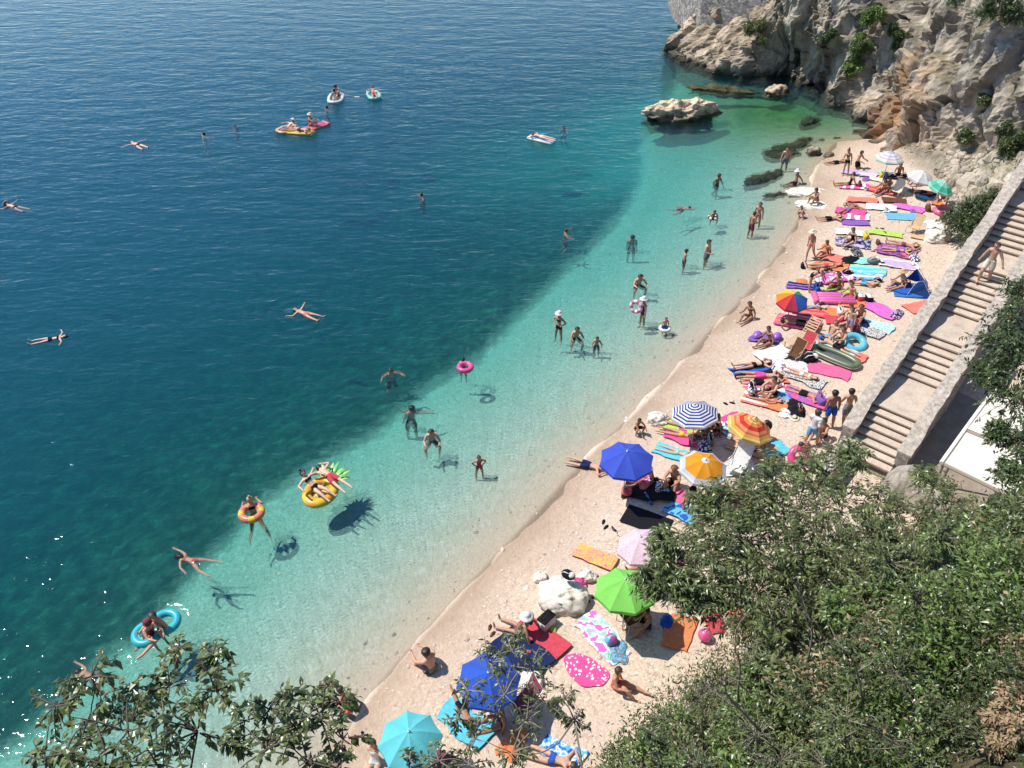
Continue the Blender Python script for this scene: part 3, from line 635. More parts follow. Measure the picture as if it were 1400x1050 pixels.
def foliage(clumps,rg,twigs,per,size,width,mode='twig',flat=.75):
    """clumps: (center,radius). returns leaf arrays + twig polylines"""
    Bs=[];Ds=[];Tn=[];tw=[]
    for c,r in clumps:
        c=np.asarray(c); 
        for _ in range(max(3,int(twigs*rg.uniform(.8,1.2)))):
            d=nz(rg.normal(0,1,3)*np.array([1,1,flat])+np.array([0,0,.25])); a=c+d*r*rg.uniform(.05,.45); L=r*rg.uniform(.5,.95)*(1.5 if mode=='alt' else 1)
            e=a+d*L+np.array([0,0,-.12*L]); m_=(a+e)/2+np.array([0,0,.08*L]); tw.append((a,m_,e))
            t=rg.uniform(.08,1.0,per); p=(1-t)[:,None]**2*a+2*((1-t)*t)[:,None]*m_+(t**2)[:,None]*e
            if mode=='pinnate':
                sd=nz(np.cross(d,[0,0,1.])+1e-6); sg=np.where(np.arange(per)%2==0,1,-1)[:,None]
                dd=d*.55+sd*sg*.9+rg.normal(0,.18,(per,3))+np.array([0,0,-.25])
            elif mode=='alt':
                sd=nz(np.cross(d,[0,0,1.])+1e-6); sg=np.where(np.arange(per)%2==0,1,-1)[:,None]
                dd=d*.45+sd*sg*.75+rg.normal(0,.22,(per,3))+np.array([0,0,-.42])
            else: dd=d*.5+rg.normal(0,.7,(per,3))+np.array([0,0,-.35])
            Bs.append(p); Ds.append(dd); Tn.append(np.clip(rg.normal(.42,.16,per)+rg.normal(0,.12),0,1))
    Bs=np.concatenate(Bs);Ds=np.concatenate(Ds);Tn=np.concatenate(Tn)
    V,Fq=leaf_arrays(Bs,Ds,np.full(len(Bs),size),width,rg)
    return V,Fq,np.repeat(Tn,5),tw
def limb(mb,a,b,r0,r1,rg,bend=.12,n=6,sides=6):
    a=np.asarray(a,float);b=np.asarray(b,float);L=np.linalg.norm(b-a); off=rg.normal(0,bend*L,3)*np.array([1,1,.5]); pts=[]
    for i in range(n+1):
        t=i/n; pts.append(a+(b-a)*t+off*math.sin(math.pi*t)+np.array([0,0,.10*L*math.sin(math.pi*t)])+rg.normal(0,.012*L,3)*(0<i<n))
    mb.tube(pts,[r0+(r1-r0)*i/n for i in range(n+1)],sides); return pts
def tree(name,foot,clumps,label,cat,leaf,size,width,twigs,per,seed,mode='twig',trunk=.09,fork=.45,bark=None,group=None,lean=0):
    rg=np.random.default_rng(seed); foot=np.asarray(foot,float); bark=bark or BARK
    root=bpy.data.objects.new(name,None); COL.objects.link(root); root.location=foot; root['label']=label; root['category']=cat
    if group: root['group']=group
    cl=[(np.asarray(c)-foot,r) for c,r in clumps]; cen=np.mean([c for c,_ in cl],0)
    V,Fq,tone,tw=foliage(cl,rg,twigs,per,size,width,mode)
    mb=MB(); f=cen*fork*np.array([.8,.8,1]); limb(mb,(0,0,-.3),f,trunk,trunk*.7,rg,.06)
    order=sorted(range(len(cl)),key=lambda i:np.linalg.norm(cl[i][0]-f)); nodes=[(f,trunk*.6)]
    for i in order:
        c,r=cl[i]; q=min(nodes,key=lambda q:np.linalg.norm(q[0]-c)+.4*np.linalg.norm(q[0]-f)); r1=max(.007,q[1]*.55)
        limb(mb,q[0],c,q[1]*.8,r1*.7,rg,.10); nodes.append((c,r1))
    for a,m_,e in tw: mb.tube([a*.0+a,m_,e],[.009,.006,.003],4,caps=False)
    for a,m_,e in tw[::2]:
        c=min(cl,key=lambda q:np.linalg.norm(q[0]-a))[0]; mb.tube([c,(c+a)/2+rg.normal(0,.03,3),a],[.007,.006,.005],4,caps=False)
    link('trunk',mb.mesh('trunk',[bark],True),root); link('crown',mesh_np('crown',V,Fq,[leaf],False,dict(tone=tone)),root)
    return root
def pxclumps(L,t0): return [(T(px,py,t),r*t/F) for px,py,t,r in [(a,b,(c if c else t0),d) for a,b,c,d in L]]
def foot_below(clumps,dx=0,dy=-1.0):
    c=np.mean([q for q,_ in clumps],0); x,y=c[0]+dx,c[1]+dy; return (x,y,gz(x,y))
# two leafy trees at the bottom left, rooted on the slope under the viewpoint
A=pxclumps([(75,965,6.6,26),(125,925,6.4,32),(120,985,6.3,40),(185,940,6.6,28),(175,1000,6.2,46),(232,938,6.8,22),(225,985,6.3,44),(285,920,6.9,26),(296,945,6.7,30),(270,1000,6.4,36),(90,1030,6.1,40),(150,1050,6.0,46),(215,1045,6.0,44),(60,1040,6.2,24),(245,885,7.0,15),(292,892,7.0,14)],6.5)
tree('leafy_tree',foot_below(A,.3,-1.3),A,'leafy tree with broad drooping leaves in the bottom left corner','tree',LEAF_E,.090,.44,9,10,101,'alt',trunk=.034)
Bc=pxclumps([(335,985,6.4,24),(368,970,6.5,30),(400,955,6.7,20),(405,995,6.5,34),(440,985,6.7,30),(465,960,6.9,22),(468,1010,6.7,28),(365,1025,6.2,36),(420,1040,6.3,34),(460,1050,6.5,26),(318,1020,6.3,20),(448,938,7,12)],6.5)
tree('leafy_tree',foot_below(Bc,.2,-1.3),Bc,'smaller leafy tree at the bottom edge right of the corner tree','tree',LEAF_E,.084,.42,9,10,102,'alt',trunk=.03)
Cc=pxclumps([(640,945,8.2,18),(668,905,8.6,20),(700,890,8.8,18),(725,915,8.8,26),(650,1010,8,22),(690,950,8.4,26),(705,870,9,12),(700,1030,8,22),(720,985,8.4,24),(745,960,8.7,20),(625,980,8,14),(770,955,8.6,16),(560,1043,7.6,15),(600,1040,7.6,20),(640,1045,7.7,24),(785,985,8.6,18)],8.4)
tree('sprig_tree',foot_below(Cc,.5,-1.6),Cc,'thin open tree with pale twigs in front of the shaded blue umbrella','tree',LEAF_B,.072,.32,9,11,103,'alt',trunk=.04,bark=PBARK)
# large pinnate tree between the beach and the buttress
Dc=pxclumps([(925,775,17.5,40),(965,735,18,46),(1000,775,17.5,55),(1010,690,18.5,45),(1055,660,19,45),(1090,700,18.5,60),(1060,745,18,60),(1130,650,19.5,42),(1150,700,19,56),(1130,760,18,60),(1180,735,18.5,45),(1200,690,19.5,38),(1080,810,17.5,55),(1010,830,17,48),(950,815,17.2,38),(1150,815,17.5,50),(1215,735,18.5,36),(1165,620,20,26),(905,740,17.6,22),(890,795,17.2,24),(1040,780,17.6,50),(1100,760,18,50),(985,800,17.3,44),(1060,850,16.8,46),(1180,790,17.4,44),(1100,640,20,34),(1060,700,18.8,48),(965,690,18.6,30),(940,805,17.2,34),(1010,735,18,50)],18)
def shrub_root(px,py,t): q=T(px,py,t); return (q[0],q[1],gz(q[0],q[1]))
tree('pinnate_tree',shrub_root(1105,905,16.6),Dc,'large spreading tree with narrow hanging leaflets between beach and stairs','tree',LEAF_E,.165,.25,50,15,104,'pinnate',trunk=.13,fork=.35)
Ec=pxclumps([(1275,665,20,30),(1300,690,19.5,30),(1285,720,19,34),(1250,705,19.3,30),(1310,730,18.8,30),(1265,650,20.5,18),(1330,760,18.3,32),(1270,760,18.3,38),(1235,770,18,34)],19.5)
tree('young_tree',shrub_root(1275,825,17),Ec,'young tree growing in front of the canopy beside the buttress','tree',LEAF_E,.145,.28,28,14,105,'pinnate',trunk=.06,fork=.5)
Fc_=pxclumps([(1395,400,20,28),(1385,440,19.5,35),(1365,470,19.3,36),(1390,500,19,44),(1350,510,19.3,26),(1385,545,18.6,42),(1395,600,18,36),(1365,590,18.2,18),(1400,650,17.6,40),(1375,640,17.6,16),(1420,480,19,50),(1430,560,18.5,50),(1395,690,17.3,24),(1420,620,18,40)],19)
tree('overhanging_tree',shrub_root(1470,760,16.0),Fc_,'dense tree at the right edge overhanging the stairs and the canopy','tree',LEAF_A,.13,.36,48,14,106,trunk=.12,fork=.5)
# dark bush beside the parapet, shrubs of the slope
q=G(1322,330); Gc=[(np.array([q[0]+x,q[1]+y,q[2]+z]),r) for x,y,z,r in [(0,0,.9,.9),(.5,.6,1.5,.8),(-.5,.4,.8,.7),(.9,0,1.0,.8),(-.2,-.7,.6,.7),(.6,-.8,.9,.7),(1.1,1.0,1.9,.7),(.1,1.0,1.4,.7),(-.6,1.1,.9,.6)]]
tree('dark_bush',(q[0]+.1,q[1]+.1,q[2]),Gc,'dark green bush between the parapet and the sand at the beach head','bush',LEAF_A,.13,.38,130,15,107,trunk=.08)
SH=[(1100,1015,10.4,.75,LEAF_C,.10,'broad leaved bright shrub at the bottom edge below the bright green one'),(1210,1000,10.8,.8,LEAF_E,.085,'light olive shrub at the bottom right between two dark ones'),(1330,960,12,.85,LEAF_C,.09,'yellow green shrub beside the dry leaves at the right edge'),(1130,930,13,.7,LEAF_E,.11,'large leaved shrub under the bare twig on the slope'),(1220,940,12.6,.8,LEAF_A,.08,'dark rounded shrub right of the large leaved one'),(1320,860,14.4,.8,LEAF_E,.09,'light green shrub below the dry grass patch'),(920,960,12.2,.75,LEAF_A,.075,'dark shrub at the left end of the slope above the olive one'),(1060,1040,9.8,.7,LEAF_A,.07,'dark shrub at the very bottom edge in the middle of the slope'),(950,1030,10,.7,LEAF_E,.075,'light shrub at the very bottom edge left of the dark one'),(1400,935,11.4,.34,LEAF_D,.10,'shrub with dry tan leaves at the right edge'),(1405,1010,10,.30,LEAF_D,.10,'withered tan shrub in the lower right corner'),(1240,830,16,.75,LEAF_E,.10,'light green shrub between the big tree and the long leaved shrub'),(880,1000,10.2,.55,LEAF_B,.055,'olive shrub leaning over the shingle at the bottom edge'),(820,1010,9.6,.5,LEAF_B,.06,'small leaved shrub at the bottom edge left of the olive one'),(960,905,14.6,.75,LEAF_A,.07,'shrub at the foot of the slope below the orange towel'),(1030,880,15.2,.8,LEAF_B,.075,'shrub left of the big tree trunk on the slope'),(1080,960,12.6,.8,LEAF_C,.085,'bright green shrub in the middle of the slope'),(1000,1000,11.2,.7,LEAF_B,.06,'shrub with fine leaves in the lower middle of the slope'),(1180,900,14.4,.8,LEAF_A,.07,'shrub right of the big tree trunk on the slope'),(1150,1010,10.8,.75,LEAF_B,.055,'low shrub at the bottom edge right of centre'),(1260,880,14.6,.8,LEAF_C,.10,'yellowish green shrub high on the right of the slope'),(1290,800,16.4,.7,LEAF_C,.13,'long leaved green shrub under the young tree'),(1270,980,11.2,.8,LEAF_A,.055,'dark shrub in the lower right of the slope'),(1360,900,13.2,.8,LEAF_B,.06,'shrub at the right edge beside the dry branch'),(1365,1010,10.2,.6,LEAF_B,.055,'shrub in the bottom right corner'),(1000,940,13.2,.7,LEAF_C,.085,'fresh green shrub above the fine leaved one')]
for i,(px,py,t,r,lf,sz,lb) in enumerate(SH):
    rg=np.random.default_rng(200+i); q=T(px,py,t); g=np.array([q[0],q[1],gz(q[0],q[1])]); up=np.array([-.45,.55,.75])
    cl=[(g+up*r*.5+rg.normal(0,1,3)*r*np.array([.6,.6,.45]),r*rg.uniform(.4,.65)) for _ in range(9)]
    tree('shrub',g,cl,lb,'shrub',lf,sz*1.05,.38,44,13,300+i,trunk=.03,fork=.3,group='shrubs on the slope',bark=PBARK if i%2 else BARK)
# undergrowth: one leafy mass covering the slope
rg=np.random.default_rng(9); N=170000
ph=rg.uniform(-700,1500,N); pts=np.stack([rg.uniform(-2,24,N),rg.uniform(1.5,17.5,N)],1)
zz,_,_,dh_,_,_=height(pts[:,0],pts[:,1],True)
dens=fbm(np.stack([pts[:,0]*.9,pts[:,1]*.9,zz*.9],1),3,333)
k=(dh_>.25)&(zz<17)&(rg.uniform(0,1,N)<np.clip((dens-.39)*4,0.04,.8))
d3=np.stack([pts[:,0],pts[:,1],zz-H],1); tt=d3[:,1]*cp-d3[:,2]*sp; u_=d3[:,0]/tt; v_=(-d3[:,2]*cp-d3[:,1]*sp)/tt
k&=(np.abs(u_)<.72)&(v_<.56)&(tt>5)
pts,zz,dens,tt=pts[k],zz[k],dens[k],tt[k]
print('undergrowth seeds',len(pts))
per=6; q3=np.stack([pts[:,0],pts[:,1],zz],1); mound=ss(.42,.68,fbm(q3*.42+5,3,811)); hue=fbm(q3*.5+31,3,812)
b0=np.repeat(q3,per,0); hgt_=np.repeat(.10+np.clip(dens-.33,0,.3)*1.8+mound*.6,per)
nrm_=nz(np.array([-.55,.62,.55])); b0=b0+nrm_*(hgt_*rg.uniform(.15,1,len(b0))**.8)[:,None]+rg.normal(0,.12,b0.shape)
Vv,Ff=leaf_arrays(b0,rg.normal(0,1,b0.shape)+np.array([-.3,.3,.4]),np.full(len(b0),.078)*np.repeat(rg.uniform(.5,1.3,len(pts))*(1+.7*mound),per),.36,rg)
hu=np.repeat(hue,per)+rg.normal(0,.035,len(b0)); mi_=np.where(hu>.60,1,np.where(hu<.35,2,0)); mi_=np.where((mi_==2)&(rg.uniform(0,1,len(b0))<.45),0,mi_); mi_=np.where(rg.uniform(0,1,len(b0))<.035,2,mi_)
tone=np.clip(rg.normal(.24,.24,len(b0))+np.repeat((mound-.4)*.35,per),0,1)  # lighter tone on the mounds paints brighter lit tops into the leaves
link('undergrowth',mesh_np('undergrowth',Vv,Ff,[LEAF_B,LEAF_C,LEAF_D],False,dict(tone=np.repeat(tone,5)),mi=np.concatenate([mi_,mi_])),kind='stuff',label='dense low undergrowth covering the foreground slope',cat='undergrowth')
# dry grass on the upper right of the slope and at its lower left foot
def blades(name,spots,label,hgt,num,seed,mat,up=(-.2,.2,1)):
    rg=np.random.default_rng(seed); P_=[];
    for (x,y,r) in spots: P_.append(np.stack([rg.normal(x,r,num),rg.normal(y,r,num)],1))
    P_=np.concatenate(P_); z=height(P_[:,0],P_[:,1]); b=np.stack([P_[:,0],P_[:,1],z-.02],1)
    V,Fq=leaf_arrays(b,rg.normal(0,.45,b.shape)+np.array(up),np.full(len(b),hgt),.045,rg,.5)
    link(name,mesh_np(name,V,Fq,[mat],False,dict(tone=np.repeat(np.clip(rg.normal(.5,.25,len(b)),0,1),5))),kind='stuff',label=label,cat='grass')
q=[T(px,py,t) for px,py,t in ((1350,760,17.5),(1395,745,17.2),(1390,800,15.5),(1330,800,16.2),(1395,870,13.5),(1385,830,14.6))]
blades('dry_grass',[(a[0],a[1],.55) for a in q],'dry straw coloured grass on the upper right of the slope',.34,1500,41,LEAF_D)
q=[T(px,py,t) for px,py,t in ((840,975,13.5),(870,950,14.5),(900,930,15),(815,1000,12.5),(1040,920,14),(1060,990,11.8),(940,980,11.8))]
blades('thin_grass',[(a[0],a[1],.35) for a in q],'thin dry grass between the shrubs at the lower edge of the slope',.30,900,42,LEAF_D)
# bare branches poking out of the undergrowth
for i,(px,py,t,px2,py2,lb) in enumerate([(1105,905,13.6,1085,800,'bare grey branch rising beside the big tree trunk'),(1040,1000,10.8,985,925,'bare forked twig leaning left over the lower slope'),(1180,960,11.6,1150,880,'bare twig standing right of the bright green shrub'),(1400,900,11.5,1330,935,'thick bare branch reaching in from the right edge'),(1010,960,12.4,1000,865,'thin bare twig above the fine leaved shrub'),(1230,1030,9.8,1160,985,'bare twig near the bottom edge of the slope')]):
    rg=np.random.default_rng(500+i); mb=MB(); a=T(px,py,t+.4); b_=T(px2,py2,t-.3); a0=a*1.0; L=limb(mb,(0,0,0),b_-a,.022,.006,rg,.10,7,5)
    for k in range(6):
        p=L[2+k%5]; limb(mb,p,p+(b_-a)*.35+rg.normal(0,.22,3),.009,.003,rg,.1,4,4)
    o=link('bare_branch',mb.mesh('bare_branch',[PBARK],True),label=lb,cat='branch',group='bare branches on the slope'); o.location=a
# tufts on the cliff
for i,(px,py,r,lf,lb) in enumerate([(1180,58,.85,LEAF_C,'green grassy tuft on the high cliff ledge'),(1205,28,.9,LEAF_C,'bright green tuft at the top of the cliff ledge'),(1222,52,.6,LEAF_A,'dark round bush below the bright ledge tuft'),(1165,88,.6,LEAF_C,'light green tuft at the lower end of the ledge'),(1048,40,.9,LEAF_B,'olive shrub on the headland beside the stone wall'),(1362,14,1.3,LEAF_A,'large dark bush hanging at the top right of the cliff'),(1345,130,.45,LEAF_B,'small shrub in the middle of the right cliff face'),(1392,185,.7,LEAF_A,'bush on the cliff at the right edge above the parapet'),(1325,190,.4,LEAF_B,'small tuft on the lower right cliff face'),(1130,50,.5,LEAF_A,'dark tuft under the cliff arch'),(1380,215,.5,LEAF_B,'low shrub on the rubble just above the parapet')]):
    rg=np.random.default_rng(600+i); v,nn=cliff_at(px,py); nn=nn/np.linalg.norm(nn)
    cl=[(v+nn*r*.35+rg.normal(0,1,3)*r*np.array([.55,.55,.4]),r*rg.uniform(.35,.55)) for _ in range(8)]
    tree('cliff_shrub',v-nn*.1,cl,lb,'shrub',lf,.17,.3,60,13,700+i,trunk=.04,fork=.4,group='shrubs on the cliff')
# ------------------------------------------------------------------ people
def V3(*a): return np.array(a,float)
def un(v): v=np.asarray(v,float); return v/np.linalg.norm(v)
POSES={}
def pose(name,root,spine,front,legs,arms,head=None,face=None,lat=(1,0,0),toes=None,feet=True,twist=0):
    """legs/arms: ((thigh,shin),(thigh,shin)) given for the right side (+lat); a single pair is mirrored"""
    POSES[name]=dict(root=root,spine=spine,front=front,legs=legs,arms=arms,head=head or spine,face=face or front,lat=lat,toes=toes)
mir=lambda v:(-v[0],v[1],v[2])
def two(a,b): return ((a,b),(mir(a),mir(b)))
UP=(0,0,1);FW=(0,1,0);DN=(0,0,-1)
pose('stand',(0,0,.93),(0,.02,1),FW,two((.10,.02,-1),(.04,-.03,-1)),two((.20,-.05,-1),(.10,.18,-1)),toes=FW)
pose('stand_b',(0,0,.93),(.04,0,1),FW,(((.14,.05,-1),(.05,-.02,-1)),((-.06,-.02,-1),(-.03,-.1,-1))),(((.35,.1,-1),(-.35,.75,-.2)),((-.25,0,-1),(-.1,.2,-1))),face=(.4,1,-.2),toes=FW)
pose('akimbo',(0,0,.93),(0,0,1),FW,two((.16,.02,-1),(.06,-.03,-1)),two((.75,-.3,-.75),(-.55,.35,-.45)),toes=FW)
pose('walk',(0,0,.90),(0,.08,1),FW,(((.06,.42,-1),(.02,.05,-1)),((-.06,-.25,-1),(-.02,-.62,-1))),(((.22,-.35,-1),(.1,.1,-1)),((-.22,.35,-1),(-.1,.6,-1))),face=(0,1,-.25),toes=FW)
pose('walkdown',(0,0,.90),(0,.06,1),FW,(((.08,.45,-.9),(.02,-.1,-1)),((-.08,.0,-1),(-.04,-.3,-1))),(((.45,-.15,-1),(.35,.15,-1)),((-.55,-.1,-1),(-.45,.2,-1))),face=(0,1,-.45),toes=FW)
pose('reach',(0,0,.93),(.10,.05,1),FW,two((.12,.02,-1),(.05,-.03,-1)),(((1,.25,-.25),(1,.2,-.25)),((-.35,-.1,-1),(-.2,.25,-1))),toes=FW)
pose('wade',(0,0,.93),(0,.12,1),FW,two((.14,.1,-1),(.05,-.1,-1)),two((.45,.25,-.8),(-.05,1,.05)),face=(0,1,-.2),toes=FW)
pose('bend',(0,0,.92),(0,.85,.62),(0,.6,-.8),two((.08,-.08,-1),(.05,-.05,-1)),two((.1,.35,-1),(.0,.45,-1)),head=(0,1,.1),face=(0,.3,-1),toes=FW)
pose('crouch',(0,0,.38),(0,.22,1),FW,two((.42,.85,-.15),(-.08,-.3,-1)),two((.42,.5,-.75),(-.12,1,.12)),face=(0,1,-.15),toes=FW)
pose('squat',(0,0,.36),(0,.35,1),FW,two((.4,.9,.28),(-.05,-.45,-1)),two((.25,.75,-.6),(-.2,.8,-.5)),face=(0,1,-.3),toes=FW)
pose('tread',(0,0,-.62),(0,.12,1),FW,two((.35,.45,-.8),(.05,-.7,-.7)),two((.85,.35,-.15),(.45,.9,.05)),face=(0,1,.05),toes=(0,-.5,-1))
pose('sitk',(0,0,.13),(0,.12,1),FW,two((.16,.78,.72),(.03,.50,-.92)),two((.22,.72,-.45),(-.30,.85,.05)),face=(0,1,-.15),toes=(0,1,-.05))
pose('sitl',(0,0,.13),(0,-.38,1),FW,two((.13,1,.06),(.06,1,-.09)),two((.42,-.45,-.85),(.12,-.25,-1)),head=(0,-.05,1),toes=(.2,.3,1))
pose('sitr',(0,0,.13),(.05,.10,1),FW,(((.10,.9,.5),(.0,.72,-.72)),((-.2,1,.03),(-.04,1,-.03))),(((.3,.5,-.75),(-.2,.9,.1)),((-.35,-.2,-1),(-.1,.3,-.9))),face=(-.2,1,-.3),toes=(0,.8,.3))
pose('sitx',(0,0,.13),(0,.12,1),FW,two((.78,.65,.06),(-.95,.20,-.10)),two((.28,.42,-.8),(-.2,.95,-.15)),face=(0,1,-.35),toes=(0,1,0))
pose('sitd',(0,0,.34),(0,-.62,.8),FW,two((.12,1,.22),(.03,.8,-.62)),two((.35,.25,-.75),(-.1,1,.1)),head=(0,-.3,1),toes=(0,1,.3))
pose('sup',(0,0,.115),(0,1,0),UP,two((.10,-1,.02),(.07,-1,-.03)),two((.30,-.95,-.05),(.15,-1,.0)),lat=(-1,0,0),toes=(.15,-.45,1))
pose('supk',(0,0,.115),(0,1,.0),UP,(((.14,-.72,.70),(.02,-.55,-.84)),((-.12,-1,.02),(-.05,-1,-.03))),(((.8,.5,0),(-.75,.6,.12)),((-.35,-.9,0),(.25,-.9,.2))),lat=(-1,0,0),toes=(0,-.8,.4))
pose('suph',(0,0,.115),(0,1,.03),UP,two((.16,-1,.02),(.03,-1,-.03)),two((.85,.45,.02),(-.75,.65,.1)),lat=(-1,0,0),toes=(.2,-.5,1))
pose('prone',(0,0,.115),(0,1,0),DN,two((.12,-1,.0),(.05,-1,.0)),two((.85,.5,-.02),(-.75,.65,-.02)),face=(.7,.0,-.7),toes=(0,-1,-.12))
pose('pronee',(0,0,.115),(0,.93,.36),(0,.36,-.93),two((.12,-1,.0),(.06,-1,.0)),two((.2,.25,-1),(-.25,.95,-.02)),head=(0,.6,.8),face=(0,.8,-.5),toes=(0,-1,-.12))
pose('pronek',(0,0,.115),(0,.97,.2),(0,.2,-.97),(((.14,-1,0),(.05,-.45,.9)),((-.12,-1,0),(-.05,-.75,.65))),two((.25,.35,-.9),(-.3,.95,0)),head=(0,.7,.7),face=(0,.8,-.5),toes=(0,-.4,1))
pose('float',(0,0,.01),(0,1,0),UP,two((.16,-1,.03),(.05,-1,.0)),two((1,.30,0),(.95,-.25,.06)),lat=(-1,0,0),toes=(.1,-.7,.8))
pose('floatx',(0,0,.01),(0,1,.06),UP,(((.22,-1,.03),(.10,-1,.05)),((-.2,-1,-.02),(-.12,-1,.0))),(((1,-.05,-.05),(.4,.9,0)),((-1,.4,0),(-.85,.35,.06))),lat=(-1,0,0),toes=(.1,-.7,.8))
pose('swim',(0,0,-.06),(0,1,.05),DN,(((.30,-1,-.1),(.12,-1,.02)),((-.45,-.85,-.12),(-.25,-.9,.10))),(((.30,1,.02),(.10,1,.02)),((-.75,-.55,-.05),(-.35,-.9,-.1))),head=(0,1,.35),face=(0,.8,-.5),toes=(0,-1,.1))
pose('ringlegs',(0,0,.02),(0,.35,.93),FW,(((.18,-.75,-.5),(.22,-1,-.25)),((-.30,-.7,-.55),(-.45,-.9,-.3))),two((.6,.35,-.62),(-.35,.9,.15)),toes=(0,-1,.05))
pose('lounge',(0,0,.12),(0,.88,.48),(0,-.48,.88),two((.12,-1,.10),(.06,-.95,-.22)),two((.75,-.2,-.1),(.2,-.9,.15)),head=(0,.6,.8),face=(0,-.7,.6),lat=(-1,0,0),toes=(.2,-.5,.8))
pose('kneel',(0,0,.42),(0,.25,1),FW,two((.15,.35,-.95),(.03,-1,-.08)),two((.25,.4,-.85),(-.1,.85,-.3)),face=(0,1,-.4),toes=(0,-1,-.1))
def skeleton(pz):
    up=un(pz['spine']); lat=un(pz['lat']); fr=np.asarray(pz['front'],float); fr=un(fr-up*np.dot(fr,up)); lat=un(np.cross(fr,up)) if True else lat
    root=V3(*pz['root']); v=[];r=[];e=[];bone=[]
    def add(p,rad,par=None,nm=''):
        v.append(np.asarray(p,float)); r.append(rad)
        if par is not None: e.append((par,len(v)-1)); bone.append(nm)
        return len(v)-1
    pel=add(root,.125); wa=add(root+up*.17,.112,pel,'sp0'); ch=add(root+up*.34,.138,wa,'sp1'); uc=add(root+up*.45,.115,ch,'sp2')
    hd=un(pz['head']); nk=add(root+up*.53+fr*.005,.058,uc,'neck'); 
    fc=np.asarray(pz['face'],float); fc=un(fc-hd*np.dot(fc,hd)) if np.linalg.norm(fc-hd*np.dot(fc,hd))>.1 else fr
    hb=add(v[nk]+hd*.085+fc*.02,.082,nk,'head'); hm=add(v[hb]+hd*.075+fc*.005,.098,hb,'head'); ht=add(v[hm]+hd*.065,.070,hm,'head')
    J=dict(up=up,fr=fr,lat=lat,head=v[hm],hd=hd,fc=fc,pel=root,uc=v[uc]); ends=[]
    for sgn,(a,b) in zip((1,-1),pz['arms']):
        sh=add(v[uc]+lat*sgn*.165-up*.01,.062,uc,'shoulder')
        # arm directions are given in the pose's own axes (x = right of the walker when upright)
        da,db=un(a),un(b)
        if np.dot(V3(1,0,0),lat)<0: da=da*V3(-1,1,1) ; db=db*V3(-1,1,1)
        m=add(v[sh]+da*.15,.050,sh,'uarm'); el=add(v[sh]+da*.285,.042,m,'uarm'); fo=add(v[el]+db*.10,.041,el,'farm'); wr=add(v[el]+db*.245,.027,fo,'farm')
        pa=add(v[wr]+db*.05,.034,wr,'hand'); ph=add(v[wr]+db*.085,.030,pa,'hand'); ends.append((v[pa],v[ph],db,sgn))
    foots=[]
    for sgn,(a,b) in zip((1,-1),pz['legs']):
        da,db=un(a),un(b)
        if np.dot(V3(1,0,0),lat)<0: da=da*V3(-1,1,1); db=db*V3(-1,1,1)
        hp=add(root+lat*sgn*.088-up*.05,.095,pel,'hip'); th=add(v[hp]+da*.20,.080,hp,'thigh'); kn=add(v[hp]+da*.415,.056,th,'thigh2'); ca=add(v[kn]+db*.14,.057,kn,'shin'); an=add(v[kn]+db*.40,.035,ca,'shin')
        td=un(pz['toes']) if pz['toes'] is not None else fr
        if np.dot(V3(1,0,0),lat)<0: td=td*V3(-1,1,1)
        he=add(v[an]+db*.045-td*.02,.038,an,'foot'); to=add(v[he]+td*.13+db*.01,.034,he,'foot'); add(v[to]+td*.07,.022,to,'foot')
    return v,r,e,bone,J,ends
def frame_hand(db,J):
    a=np.cross(db,J['fr']); 
    if np.linalg.norm(a)<.2: a=np.cross(db,J['up'])
    a=un(a); return a,un(np.cross(a,db))
_body={}
DARKEYE=NT('eye_dark').base((.02,.015,.012),.3); LIP=NT('lip').base((.40,.14,.11),.5)
